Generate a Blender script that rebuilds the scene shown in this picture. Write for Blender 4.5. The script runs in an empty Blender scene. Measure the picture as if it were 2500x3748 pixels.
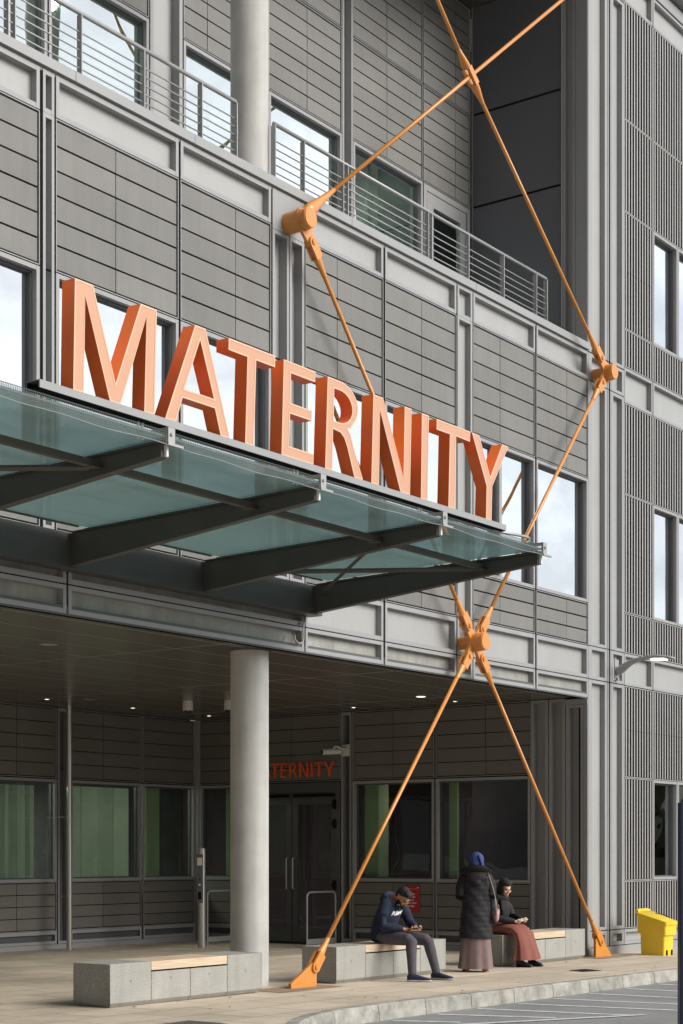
import bpy, bmesh, math, random
from mathutils import Vector, Matrix, Euler
random.seed(7)
PI = math.pi
R = math.radians
S = bpy.context.scene
C = S.collection

# ------------------------------------------------------------------ materials
def nt(name):
    m = bpy.data.materials.new(name); m.use_nodes = True
    n = m.node_tree; b = n.nodes['Principled BSDF']
    return m, n, b
def mat(name, col, rough=.6, metal=0., var=.06, scale=3., bump=0., bscale=60., island=0., spec=.5, streak=0., coat=0.):
    """principled paint with noise variation, optional per-piece tint, vertical weather streaks and bump"""
    m, n, b = nt(name)
    N, L = n.nodes, n.links
    b.inputs['Roughness'].default_value = rough
    b.inputs['Metallic'].default_value = metal
    b.inputs['Specular IOR Level'].default_value = spec
    if coat: b.inputs['Coat Weight'].default_value = coat; b.inputs['Coat Roughness'].default_value = .15
    tc = N.new('ShaderNodeTexCoord')
    nz = N.new('ShaderNodeTexNoise'); nz.inputs['Scale'].default_value = scale; nz.inputs['Detail'].default_value = 6
    nz.inputs['Roughness'].default_value = .6
    L.new(tc.outputs['Object'], nz.inputs['Vector'])
    rp = N.new('ShaderNodeMapRange')
    rp.inputs['From Min'].default_value = .3; rp.inputs['From Max'].default_value = .7
    rp.inputs['To Min'].default_value = 1-var; rp.inputs['To Max'].default_value = 1+var
    L.new(nz.outputs['Fac'], rp.inputs['Value'])
    v = rp.outputs['Result']
    if island:
        g = N.new('ShaderNodeNewGeometry')
        r2 = N.new('ShaderNodeMapRange'); r2.inputs['To Min'].default_value = 1-island; r2.inputs['To Max'].default_value = 1+island
        L.new(g.outputs['Random Per Island'], r2.inputs['Value'])
        mu = N.new('ShaderNodeMath'); mu.operation = 'MULTIPLY'
        L.new(v, mu.inputs[0]); L.new(r2.outputs['Result'], mu.inputs[1]); v = mu.outputs[0]
    if streak:
        mp = N.new('ShaderNodeMapping'); mp.inputs['Scale'].default_value = (9, 9, .35)
        L.new(tc.outputs['Object'], mp.inputs['Vector'])
        n2 = N.new('ShaderNodeTexNoise'); n2.inputs['Scale'].default_value = 1.6; n2.inputs['Detail'].default_value = 5
        L.new(mp.outputs['Vector'], n2.inputs['Vector'])
        r3 = N.new('ShaderNodeMapRange'); r3.inputs['From Min'].default_value = .45; r3.inputs['From Max'].default_value = .75
        r3.inputs['To Min'].default_value = 1; r3.inputs['To Max'].default_value = 1-streak
        L.new(n2.outputs['Fac'], r3.inputs['Value'])
        mu = N.new('ShaderNodeMath'); mu.operation = 'MULTIPLY'
        L.new(v, mu.inputs[0]); L.new(r3.outputs['Result'], mu.inputs[1]); v = mu.outputs[0]
    vm = N.new('ShaderNodeVectorMath'); vm.operation = 'SCALE'
    vm.inputs[0].default_value = col[:3]
    L.new(v, vm.inputs['Scale'])
    L.new(vm.outputs['Vector'], b.inputs['Base Color'])
    if bump:
        nb = N.new('ShaderNodeTexNoise'); nb.inputs['Scale'].default_value = bscale; nb.inputs['Detail'].default_value = 4
        L.new(tc.outputs['Object'], nb.inputs['Vector'])
        bp = N.new('ShaderNodeBump'); bp.inputs['Strength'].default_value = bump; bp.inputs['Distance'].default_value = .01
        L.new(nb.outputs['Fac'], bp.inputs['Height']); L.new(bp.outputs['Normal'], b.inputs['Normal'])
    return m

M = {}
M['panel'] = mat('fibre_cement', (.174,.171,.162), .62, var=.09, scale=1.3, island=.075, streak=.09, bump=.06, bscale=90)
M['charcoal'] = mat('charcoal_sheet', (.12,.125,.142), .5, var=.04, scale=1.5)
M['panel_dark'] = mat('shaded_fibre_cement', (.150,.141,.128), .6, var=.05, scale=2.2, island=.04, bump=.06, bscale=90)  # darker cladding tone, lowered to put the recess shade into the colour
M['alu'] = mat('grey_aluminium', (.30,.305,.31), .42, .0, var=.05, scale=1.3, streak=.02)
M['recess'] = mat('cassette_grey', (.352,.355,.35), .45, .0, var=.06, scale=1.1, streak=.04)
M['stained'] = mat('weathered_cassette_grey', (.30,.295,.27), .5, var=.24, scale=2.6, streak=.16)
M['frame'] = mat('window_frame_grey', (.30,.30,.305), .42, var=.03)
M['framedark'] = mat('dark_frame_grey', (.085,.086,.092), .45, var=.04)
M['black'] = mat('black_gasket', (.010,.010,.011), .8, var=.1, spec=.08)
M['louvre'] = mat('louvre_aluminium', (.345,.34,.335), .45, var=.04, island=.05)
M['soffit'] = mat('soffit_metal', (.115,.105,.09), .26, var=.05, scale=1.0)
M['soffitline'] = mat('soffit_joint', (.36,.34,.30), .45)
M['steel'] = mat('dark_steel', (.05,.052,.051), .42, var=.12, scale=4)
M['steelbrown'] = mat('weathered_steel_tube', (.062,.056,.05), .5, var=.12, scale=6)
M['orange'] = mat('orange_paint', (.63,.25,.05), .38, var=.04, scale=5, coat=.25)
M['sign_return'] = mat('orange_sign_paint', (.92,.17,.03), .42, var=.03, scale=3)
M['sign_rim'] = mat('sunlit_sign_trim', (.68,.43,.30), .4, var=.02)  # same letter paint, paler still: sunlight on the rim put into the colour
M['sign_face'] = mat('sunlit_sign_orange', (.58,.315,.195), .3, var=.02, scale=2)  # paler than the returns: sunlight on the letter fronts put into the colour
M['sign_small'] = mat('red_orange_vinyl', (.85,.13,.03), .45)
M['stainless'] = mat('brushed_stainless', (.55,.54,.52), .3, .85, var=.05, scale=8)
M['galv'] = mat('galvanised_steel', (.36,.36,.36), .45, .4, var=.06, scale=8)
M['white_metal'] = mat('white_metal', (.72,.72,.72), .4)
M['rail'] = mat('railing_grey', (.34,.34,.345), .36, .2, var=.05)
M['white_plastic'] = mat('white_plastic', (.62,.61,.58), .35)
M['yellow'] = mat('yellow_plastic', (.82,.57,.035), .38, var=.03, scale=4, bump=.03, bscale=30)
M['navy'] = mat('navy_sign_paint', (.010,.017,.05), .45)
M['red'] = mat('red_sign', (.42,.012,.018), .4)
M['text_white'] = mat('white_print', (.78,.78,.78), .5)
M['skin_man'] = mat('brown_skin', (.38,.18,.095), .5, var=.05, scale=20)
M['skin_woman'] = mat('light_brown_skin', (.66,.38,.25), .5, var=.05, scale=20)
M['hair'] = mat('black_hair', (.009,.008,.0075), .7, var=.3, scale=60, bump=.4, bscale=150)
M['navy_cloth'] = mat('navy_jersey', (.010,.016,.042), .85, var=.15, scale=14, bump=.35, bscale=22)
M['jeans'] = mat('grey_denim', (.075,.066,.082), .8, var=.18, scale=12, bump=.3, bscale=40)
M['shoe_navy'] = mat('navy_mesh_shoe', (.014,.020,.055), .8, var=.1, scale=40)
M['sole'] = mat('pale_grey_sole', (.42,.42,.44), .6)
M['black_quilt'] = mat('black_nylon', (.019,.018,.021), .68, var=.2, scale=14, bump=.35, bscale=45, spec=.3)
M['fur'] = mat('black_fur', (.008,.007,.007), .9)
M['mauve'] = mat('mauve_cloth', (.20,.135,.135), .85, var=.08, scale=10)
M['rust'] = mat('rust_cloth', (.225,.075,.055), .85, var=.08, scale=10)
M['blue_scarf'] = mat('blue_scarf', (.032,.055,.19), .8, var=.12, scale=14)
M['black_cloth'] = mat('black_cloth', (.014,.013,.014), .85, var=.2, scale=14, bump=.2, bscale=25)
M['tan'] = mat('tan_leather', (.36,.18,.075), .5)
M['black_leather'] = mat('black_leather', (.012,.011,.011), .4)
M['pink_leather'] = mat('dusty_pink_leather', (.46,.27,.25), .42, var=.05)
M['pale_strap'] = mat('pale_strap', (.55,.44,.40), .5)
M['phone_dark'] = mat('black_glass', (.01,.01,.012), .12)
M['phone_gold'] = mat('gold_case', (.55,.40,.2), .35, .3)
M['drain'] = mat('cast_iron', (.05,.045,.04), .7, var=.4, scale=60, bump=.6, bscale=60)
M['gravel'] = mat('resin_gravel', (.34,.24,.165), .9, var=.6, scale=90, bump=1., bscale=120)
M['interior'] = mat('pale_interior', (.58,.64,.60), .9, var=.04)
M['interior_dark'] = mat('dark_interior', (.13,.12,.13), .9, var=.2)
M['interior_plum'] = mat('plum_interior', (.085,.045,.055), .9, var=.2)
M['interior_green'] = mat('lime_wall', (.48,.51,.33), .9)
M['blind'] = mat('vertical_blind_cloth', (.50,.525,.47), .9, var=.06, island=.14)
M['roof'] = mat('roof_grey', (.22,.22,.22), .8)
M['asphalt'] = mat('asphalt', (.25,.25,.25), .9, var=.20, scale=.9, bump=.5, bscale=160)
M['roadpaint'] = mat('white_road_paint', (.62,.62,.61), .75, var=.28, scale=9)
M['kerb'] = mat('kerb_concrete', (.33,.32,.285), .85, var=.42, scale=5, island=.08, bump=.5, bscale=50)

def concrete(name, col, speck=.10, sc=140.):
    m, n, b = nt(name); N, L = n.nodes, n.links
    tc = N.new('ShaderNodeTexCoord')
    n1 = N.new('ShaderNodeTexNoise'); n1.inputs['Scale'].default_value = 2.3; n1.inputs['Detail'].default_value = 7; n1.inputs['Roughness'].default_value=.65
    n2 = N.new('ShaderNodeTexNoise'); n2.inputs['Scale'].default_value = sc; n2.inputs['Detail'].default_value = 2
    mp = N.new('ShaderNodeMapping'); mp.inputs['Scale'].default_value = (7,7,.5)
    n3 = N.new('ShaderNodeTexNoise'); n3.inputs['Scale'].default_value = 1.3; n3.inputs['Detail'].default_value = 4
    vo = N.new('ShaderNodeTexVoronoi'); vo.inputs['Scale'].default_value = 9
    L.new(tc.outputs['Object'], n1.inputs['Vector']); L.new(tc.outputs['Object'], n2.inputs['Vector'])
    L.new(tc.outputs['Object'], mp.inputs['Vector']); L.new(mp.outputs['Vector'], n3.inputs['Vector'])
    L.new(tc.outputs['Object'], vo.inputs['Vector'])
    def mr(src, a, bb, lo, hi):
        r = N.new('ShaderNodeMapRange'); r.inputs['From Min'].default_value=a; r.inputs['From Max'].default_value=bb
        r.inputs['To Min'].default_value=lo; r.inputs['To Max'].default_value=hi; L.new(src, r.inputs['Value']); return r.outputs['Result']
    def mul(a, bb):
        k = N.new('ShaderNodeMath'); k.operation='MULTIPLY'; L.new(a,k.inputs[0]); L.new(bb,k.inputs[1]); return k.outputs[0]
    v = mul(mul(mr(n1.outputs['Fac'],.3,.7,.88,1.1), mr(n2.outputs['Fac'],.35,.65,1-speck,1+speck)), mr(n3.outputs['Fac'],.35,.7,1.05,.9))
    v = mul(v, mr(vo.outputs['Distance'],.035,.05,.45,1.))
    sc_ = N.new('ShaderNodeVectorMath'); sc_.operation='SCALE'; sc_.inputs[0].default_value=col; L.new(v, sc_.inputs['Scale'])
    L.new(sc_.outputs['Vector'], b.inputs['Base Color']); b.inputs['Roughness'].default_value=.8
    bp = N.new('ShaderNodeBump'); bp.inputs['Strength'].default_value=.25; bp.inputs['Distance'].default_value=.004
    L.new(n2.outputs['Fac'], bp.inputs['Height']); L.new(bp.outputs['Normal'], b.inputs['Normal'])
    return m
M['concrete'] = concrete('column_concrete', (.47,.465,.445), .03)
M['bench_concrete'] = concrete('bench_concrete', (.33,.325,.30), .22, 95.)

def timber():
    m, n, b = nt('pale_timber'); N, L = n.nodes, n.links
    tc = N.new('ShaderNodeTexCoord'); mp = N.new('ShaderNodeMapping'); mp.inputs['Scale'].default_value=(1.2,38,60)
    nz = N.new('ShaderNodeTexNoise'); nz.inputs['Scale'].default_value=2; nz.inputs['Detail'].default_value=5
    L.new(tc.outputs['Object'], mp.inputs['Vector']); L.new(mp.outputs['Vector'], nz.inputs['Vector'])
    cr = N.new('ShaderNodeValToRGB'); cr.color_ramp.elements[0].position=.32; cr.color_ramp.elements[0].color=(.46,.335,.225,1)
    cr.color_ramp.elements[1].position=.62; cr.color_ramp.elements[1].color=(.64,.52,.38,1)
    L.new(nz.outputs['Fac'], cr.inputs['Fac']); L.new(cr.outputs['Color'], b.inputs['Base Color']); b.inputs['Roughness'].default_value=.65
    return m
M['timber'] = timber()

def paving():
    m, n, b = nt('buff_paving'); N, L = n.nodes, n.links
    tc = N.new('ShaderNodeTexCoord')
    br = N.new('ShaderNodeTexBrick'); br.inputs['Scale'].default_value=1.; br.inputs['Mortar Size'].default_value=.009
    br.inputs['Mortar Smooth'].default_value=.35
    br.inputs['Brick Width'].default_value=.90; br.inputs['Row Height'].default_value=.60; br.offset=.5
    br.inputs['Color1'].default_value=(.53,.445,.345,1); br.inputs['Color2'].default_value=(.66,.56,.44,1); br.inputs['Mortar'].default_value=(.20,.165,.125,1)
    L.new(tc.outputs['Object'], br.inputs['Vector'])
    nz = N.new('ShaderNodeTexNoise'); nz.inputs['Scale'].default_value=1.1; nz.inputs['Detail'].default_value=8; nz.inputs['Roughness'].default_value=.68
    n2 = N.new('ShaderNodeTexNoise'); n2.inputs['Scale'].default_value=90; n2.inputs['Detail'].default_value=3
    L.new(tc.outputs['Object'], nz.inputs['Vector']); L.new(tc.outputs['Object'], n2.inputs['Vector'])
    r = N.new('ShaderNodeMapRange'); r.inputs['From Min'].default_value=.3; r.inputs['From Max'].default_value=.7; r.inputs['To Min'].default_value=.84; r.inputs['To Max'].default_value=1.12
    L.new(nz.outputs['Fac'], r.inputs['Value'])
    r2 = N.new('ShaderNodeMapRange'); r2.inputs['From Min'].default_value=.3; r2.inputs['From Max'].default_value=.7; r2.inputs['To Min'].default_value=.9; r2.inputs['To Max'].default_value=1.08
    L.new(n2.outputs['Fac'], r2.inputs['Value'])
    k = N.new('ShaderNodeMath'); k.operation='MULTIPLY'; L.new(r.outputs['Result'],k.inputs[0]); L.new(r2.outputs['Result'],k.inputs[1])
    vo=N.new('ShaderNodeTexVoronoi'); vo.inputs['Scale'].default_value=2.1; L.new(tc.outputs['Object'],vo.inputs['Vector'])
    vr=N.new('ShaderNodeMapRange'); vr.inputs['From Min'].default_value=.045; vr.inputs['From Max'].default_value=.075; vr.inputs['To Min'].default_value=.72; vr.inputs['To Max'].default_value=1; L.new(vo.outputs['Distance'],vr.inputs['Value'])
    n4=N.new('ShaderNodeTexNoise'); n4.inputs['Scale'].default_value=.45; n4.inputs['Detail'].default_value=9; n4.inputs['Roughness'].default_value=.7; L.new(tc.outputs['Object'],n4.inputs['Vector'])
    r4=N.new('ShaderNodeMapRange'); r4.inputs['From Min'].default_value=.5; r4.inputs['From Max'].default_value=.66; r4.inputs['To Min'].default_value=1; r4.inputs['To Max'].default_value=.80; L.new(n4.outputs['Fac'],r4.inputs['Value'])
    k2=N.new('ShaderNodeMath'); k2.operation='MULTIPLY'; L.new(vr.outputs['Result'],k2.inputs[0]); L.new(r4.outputs['Result'],k2.inputs[1])
    k3=N.new('ShaderNodeMath'); k3.operation='MULTIPLY'; L.new(k.outputs[0],k3.inputs[0]); L.new(k2.outputs[0],k3.inputs[1]); k=k3
    s = N.new('ShaderNodeVectorMath'); s.operation='SCALE'; L.new(br.outputs['Color'], s.inputs[0]); L.new(k.outputs[0], s.inputs['Scale'])
    L.new(s.outputs['Vector'], b.inputs['Base Color']); b.inputs['Roughness'].default_value=.8
    bp = N.new('ShaderNodeBump'); bp.inputs['Strength'].default_value=.35; bp.inputs['Distance'].default_value=.006; bp.invert=True
    L.new(br.outputs['Fac'], bp.inputs['Height']); L.new(bp.outputs['Normal'], b.inputs['Normal'])
    return m
M['paving'] = paving()

def translucent(m,fac=.5):
    N,L=m.node_tree.nodes,m.node_tree.links; b=N['Principled BSDF']; o=N['Material Output']
    t=N.new('ShaderNodeBsdfTranslucent'); src=b.inputs['Base Color'].links[0].from_socket; L.new(src,t.inputs['Color'])
    mx=N.new('ShaderNodeMixShader'); mx.inputs['Fac'].default_value=fac; L.new(b.outputs[0],mx.inputs[1]); L.new(t.outputs[0],mx.inputs[2]); L.new(mx.outputs[0],o.inputs['Surface'])
translucent(M['blind'])

def glass(name, tint, refl, rough=.0, ior_boost=.25, haze=0., hazecol=(.3,.4,.38)):
    m = bpy.data.materials.new(name); m.use_nodes=True
    n = m.node_tree; N, L = n.nodes, n.links
    for x in list(N): N.remove(x)
    o = N.new('ShaderNodeOutputMaterial'); t = N.new('ShaderNodeBsdfTransparent'); t.inputs['Color'].default_value=(*tint,1)
    g = N.new('ShaderNodeBsdfGlossy'); g.inputs['Roughness'].default_value=rough; g.inputs['Color'].default_value=(.93,.96,1,1)
    tc=N.new('ShaderNodeTexCoord'); wn=N.new('ShaderNodeTexNoise'); wn.inputs['Scale'].default_value=1.3; wn.inputs['Detail'].default_value=1; L.new(tc.outputs['Object'],wn.inputs['Vector'])
    wb=N.new('ShaderNodeBump'); wb.inputs['Strength'].default_value=.5; wb.inputs['Distance'].default_value=.012; L.new(wn.outputs['Fac'],wb.inputs['Height']); L.new(wb.outputs['Normal'],g.inputs['Normal'])
    lw = N.new('ShaderNodeLayerWeight'); lw.inputs['Blend'].default_value=.5
    mr = N.new('ShaderNodeMapRange'); mr.inputs['To Min'].default_value=refl; mr.inputs['To Max'].default_value=min(1,refl+ior_boost)
    L.new(lw.outputs['Facing'], mr.inputs['Value'])
    mx = N.new('ShaderNodeMixShader'); L.new(mr.outputs['Result'], mx.inputs['Fac']); L.new(t.outputs[0], mx.inputs[1]); L.new(g.outputs[0], mx.inputs[2])
    out = mx.outputs[0]
    if haze:
        d = N.new('ShaderNodeBsdfDiffuse'); d.inputs['Color'].default_value=(*hazecol,1)
        tr = N.new('ShaderNodeBsdfTranslucent'); tr.inputs['Color'].default_value=(*hazecol,1)
        a = N.new('ShaderNodeMixShader'); a.inputs['Fac'].default_value=.5; L.new(d.outputs[0],a.inputs[1]); L.new(tr.outputs[0],a.inputs[2])
        m2 = N.new('ShaderNodeMixShader'); m2.inputs['Fac'].default_value=haze; L.new(out,m2.inputs[1]); L.new(a.outputs[0],m2.inputs[2]); out = m2.outputs[0]
    L.new(out, o.inputs['Surface'])
    return m
M['glass_mirror'] = glass('coated_window_glass', (.38,.52,.46), .60, ior_boost=.35)
M['glass_balcony'] = glass('balcony_window_glass', (.42,.58,.50), .45, ior_boost=.5)
M['glass_dim'] = glass('recess_window_glass', (.60,.73,.64), .05, ior_boost=.14)
M['glass_canopy'] = glass('green_canopy_glass', (.50,.64,.64), .06, ior_boost=.3, haze=.46, hazecol=(.45,.575,.57))

def net_mat():
    m = bpy.data.materials.new('bird_netting'); m.use_nodes=True
    n = m.node_tree; N, L = n.nodes, n.links; b=N['Principled BSDF']; b.inputs['Base Color'].default_value=(.06,.07,.065,1); b.inputs['Roughness'].default_value=.6
    tc=N.new('ShaderNodeTexCoord'); br=N.new('ShaderNodeTexBrick'); br.offset=0; br.inputs['Scale'].default_value=1
    br.inputs['Brick Width'].default_value=.022; br.inputs['Row Height'].default_value=.022; br.inputs['Mortar Size'].default_value=.0022; br.inputs['Mortar Smooth'].default_value=0
    br.inputs['Color1'].default_value=(0,0,0,1); br.inputs['Color2'].default_value=(0,0,0,1); br.inputs['Mortar'].default_value=(1,1,1,1)
    cb=N.new('ShaderNodeSeparateXYZ'); L.new(tc.outputs['Object'],cb.inputs[0])
    ad=N.new('ShaderNodeMath'); L.new(cb.outputs['Y'],ad.inputs[0]); L.new(cb.outputs['Z'],ad.inputs[1])
    cx=N.new('ShaderNodeCombineXYZ'); L.new(cb.outputs['X'],cx.inputs['X']); L.new(ad.outputs[0],cx.inputs['Y'])
    L.new(cx.outputs[0],br.inputs['Vector']); L.new(br.outputs['Color'],b.inputs['Alpha'])
    return m
M['net'] = net_mat()
def emis(name, col, st):
    m = bpy.data.materials.new(name); m.use_nodes=True; b=m.node_tree.nodes['Principled BSDF']
    b.inputs['Emission Color'].default_value=(*col,1); b.inputs['Emission Strength'].default_value=st; b.inputs['Base Color'].default_value=(*col,1); return m
M['lamp_on'] = emis('lit_lamp_lens', (1,.93,.78), 6.)
M['room_fill'] = emis('added_room_panel', (1,.98,.88), 22.)
M['disc_on'] = emis('lit_room_disc', (1,.97,.88), 55.)
M['downlight_on'] = emis('lit_downlight', (1,.86,.62), 3.)

# ------------------------------------------------------------------ object helpers
ORG = {}
def tag(o, label=None, cat=None, group=None, kind=None):
    if label: o['label']=label
    if cat: o['category']=cat
    if group: o['group']=group
    if kind: o['kind']=kind
    return o
def thing(name, label, cat, loc=(0,0,0), rz=0., group=None):
    o = bpy.data.objects.new(name, None); C.objects.link(o); o.location=loc; o.rotation_euler=(0,0,rz)
    o.empty_display_size=.2
    return tag(o, label, cat, group)
def link(name, me, m, parent=None, smooth=False):
    o = bpy.data.objects.new(name, me); C.objects.link(o)
    if isinstance(m,(list,tuple)):
        for x in m: me.materials.append(x)
    else: me.materials.append(m)
    if smooth:
        for p in me.polygons: p.use_smooth=True
    if parent is not None: o.parent=parent
    return o
class MB:
    def __init__(s): s.b=bmesh.new()
    def poly(s, pts, mi=0):
        f=s.b.faces.new([s.b.verts.new(p) for p in pts]); f.material_index=mi; return f
    def box(s,x0,x1,y0,y1,z0,z1,mi=0):
        if x0>x1:x0,x1=x1,x0
        if y0>y1:y0,y1=y1,y0
        if z0>z1:z0,z1=z1,z0
        v=[s.b.verts.new((x,y,z)) for x in(x0,x1) for y in(y0,y1) for z in(z0,z1)]
        for q in((0,1,3,2),(4,6,7,5),(0,4,5,1),(2,3,7,6),(0,2,6,4),(1,5,7,3)):
            s.b.faces.new([v[i] for i in q]).material_index=mi
    def prism(s,pts,vec,mi=0):
        vec=Vector(vec); a=[s.b.verts.new(p) for p in pts]; c=[s.b.verts.new(Vector(p)+vec) for p in pts]
        n=len(pts)
        s.b.faces.new(a).material_index=mi; s.b.faces.new(c[::-1]).material_index=mi
        for i in range(n): s.b.faces.new((a[i],a[(i+1)%n],c[(i+1)%n],c[i])).material_index=mi
    def rings(s, rings, close=True, cap=True, mi=0):
        R_=[[s.b.verts.new(p) for p in r] for r in rings]; n=len(R_[0])
        for i in range(len(R_)-1):
            for j in range(n if close else n-1):
                s.b.faces.new((R_[i][j],R_[i][(j+1)%n],R_[i+1][(j+1)%n],R_[i+1][j])).material_index=mi
        if cap:
            s.b.faces.new(R_[0][::-1]).material_index=mi; s.b.faces.new(R_[-1]).material_index=mi
    def tube(s, pts, rad, n=12, up=(0,0,1), flat=1., mi=0, dome=False):
        """tube along pts; rad one number, or a list of r or (ra, rb)"""
        P=[Vector(p) for p in pts]; k=len(P)
        if not isinstance(rad,(list,tuple)): rad=[rad]*k
        rr=[(r if isinstance(r,(list,tuple)) else (r,r*flat)) for r in rad]
        if dome:
            d0=(P[0]-P[1]).normalized(); d1=(P[-1]-P[-2]).normalized()
            r0=min(rr[0]); r1=min(rr[-1])
            pre=[(P[0]+d0*r0*math.sin(t),(rr[0][0]*math.cos(t),rr[0][1]*math.cos(t))) for t in (1.35,.9,.45)]
            post=[(P[-1]+d1*r1*math.sin(t),(rr[-1][0]*math.cos(t),rr[-1][1]*math.cos(t))) for t in (.45,.9,1.35)]
            P=[p for p,_ in pre]+P+[p for p,_ in post]; rr=[r for _,r in pre]+rr+[r for _,r in post]; k=len(P)
        up=Vector(up); out=[]
        for i in range(k):
            d=(P[min(i+1,k-1)]-P[max(i-1,0)]).normalized()
            u=up-d*up.dot(d)
            if u.length<1e-3: u=Vector((1,0,0))-d*d.x
            if u.length<1e-3: u=Vector((0,1,0))-d*d.y
            u.normalize(); w=d.cross(u)
            out.append([P[i]+w*math.cos(2*PI*j/n)*rr[i][0]+u*math.sin(2*PI*j/n)*rr[i][1] for j in range(n)])
        s.rings(out, mi=mi)
    def ball(s,c,r,n=14,m=9,rot=None,mi=0):
        c=Vector(c); r=r if isinstance(r,(list,tuple)) else (r,r,r)
        rg=[]
        for i in range(m):
            t=-PI/2+PI*(i+.5)/m
            q=[]
            for j in range(n):
                p=Vector((r[0]*math.cos(t)*math.cos(2*PI*j/n), r[1]*math.cos(t)*math.sin(2*PI*j/n), r[2]*math.sin(t)))
                if rot: p=rot@p
                q.append(c+p)
            rg.append(q)
        s.rings(rg,mi=mi)
    def xform(s,mx): bmesh.ops.transform(s.b,matrix=mx,verts=s.b.verts[:])
    def mesh(s,name,org=None):
        if org is not None: bmesh.ops.translate(s.b,verts=s.b.verts[:],vec=-Vector(org))
        bmesh.ops.recalc_face_normals(s.b,faces=s.b.faces[:])
        me=bpy.data.meshes.new(name); s.b.to_mesh(me); s.b.free(); return me
    def build(s,name,m,parent=None,smooth=False,org='auto',bevel=0.):
        if org=='auto':
            r=parent
            while r is not None and r.parent is not None: r=r.parent
            org=r.location.copy() if r is not None and tuple(r.rotation_euler)==(0,0,0) else Vector((0,0,0))
        o=link(name,s.mesh(name,org),m,parent,smooth)
        if bevel:
            bv=o.modifiers.new('bevel','BEVEL'); bv.width=bevel; bv.segments=2; bv.limit_method='ANGLE'
        return o
def autosmooth(o,ang=35):
    me=o.data
    bm=bmesh.new(); bm.from_mesh(me)
    for f in bm.faces: f.smooth=True
    for e in bm.edges:
        if len(e.link_faces)==2 and e.calc_face_angle(0)>R(ang): e.smooth=False
    bm.to_mesh(me); bm.free()
    return o
def remesh(mb,name,m,parent,vox=.008,it=3):
    me=mb.mesh(name+'_src'); t=bpy.data.objects.new('tmp',me); C.objects.link(t)
    md=t.modifiers.new('r','REMESH'); md.mode='VOXEL'; md.voxel_size=vox
    if it: sm=t.modifiers.new('s','SMOOTH'); sm.iterations=it; sm.factor=.5
    dg=bpy.context.evaluated_depsgraph_get(); dg.update()
    out=bpy.data.meshes.new_from_object(t.evaluated_get(dg)); out.name=name
    bpy.data.objects.remove(t); bpy.data.meshes.remove(me)
    out.materials.clear()
    return link(name,out,m,parent,True)
def copytree(o,parent=None):
    c=o.copy(); C.objects.link(c)
    if parent is not None: c.parent=parent
    for ch in list(o.children): copytree(ch,c)
    return c
def textmesh(name,body,size,m,parent,mx,extrude=.001,align='LEFT',shear=0.,bold=0.):
    cu=bpy.data.curves.new(name,'FONT'); cu.body=body; cu.size=size; cu.extrude=extrude; cu.align_x=align; cu.shear=shear; cu.offset=bold; cu.resolution_u=4
    t=bpy.data.objects.new('tmp',cu); C.objects.link(t)
    dg=bpy.context.evaluated_depsgraph_get(); dg.update()
    me=bpy.data.meshes.new_from_object(t.evaluated_get(dg)); me.name=name
    bpy.data.objects.remove(t); bpy.data.curves.remove(cu)
    me.materials.clear(); me.transform(mx)
    return link(name,me,m,parent)

def GZ(x): return -.003*(x-12.5)

# ------------------------------------------------------------------ ground, kerb, road
kerbpts=[(60,9.3),(40,9.6),(27,9.76),(21.5,9.83),(19.08,9.88),(17.3,9.93),(15.6,10.0),(14.7,10.02),(13.74,9.99),(13.1,9.84),(12.55,9.60),(12.0,9.22),(11.5,8.7),(11.1,8.05),(10.8,7.2),(10.6,6.0),(10.5,3.0),(10.5,-6),(10.5,-40)]
mb=MB()
mb.poly([(x,y,GZ(x)) for x,y in kerbpts]+[(-60,-40,GZ(-60)),(-60,34,GZ(-60)),(60,34,GZ(60))])
bmesh.ops.triangulate(mb.b,faces=mb.b.faces[:])
tag(mb.build('pavement',M['paving']),kind='structure')
mb=MB(); mb.poly([(-400,-400,-.16-.003*-412),(400,-400,-.16-.003*387),(400,400,-.16-.003*387),(-400,400,-.16+.003*412)])
mb.b.free(); mb=MB(); mb.poly([(-400,-400,-.172),(400,-400,-.172),(400,400,-.172),(-400,400,-.172)])
tag(mb.build('road',M['asphalt']),kind='structure')
# kerb: stones of about 0.9 m along the edge, split with small joints
def resample(pts,step):
    out=[]; acc=0.; P=[Vector((*p,0)) for p in pts]
    for a,b in zip(P,P[1:]):
        l=(b-a).length; t=acc
        while t<l: out.append(a+(b-a)*t/l); t+=step
        acc=t-l
    return out
fine=resample(kerbpts[2:17],.15)
mb=MB()
for i in range(0,len(fine)-6,6):
    seg=fine[i:i+7]; ringsl=[]
    for k in range(7):
        p=seg[k]; d=(fine[min(i+k+1,len(fine)-1)]-fine[max(i+k-1,0)]).normalized(); nrm=Vector((d.y,-d.x,0))
        # direction towards the road
        if nrm.y>0 and abs(nrm.y)>abs(nrm.x): nrm=-nrm
        if abs(nrm.x)>=abs(nrm.y) and nrm.x<0: nrm=-nrm
        q=p.copy()
        if k==0: q=p+d*.005
        if k==6: q=p-d*.005
        g=GZ(p.x); jit=random.uniform(-.002,.002)
        prof=[(-.11,.006),(.010,.006),(.032,-.012),(.050,-.2),(-.11,-.2)]
        ringsl.append([(q.x+nrm.x*u,q.y+nrm.y*u,g+w+jit) for u,w in prof])
    mb.rings(ringsl)
tag(mb.build('kerb',M['kerb']),kind='structure')
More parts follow.
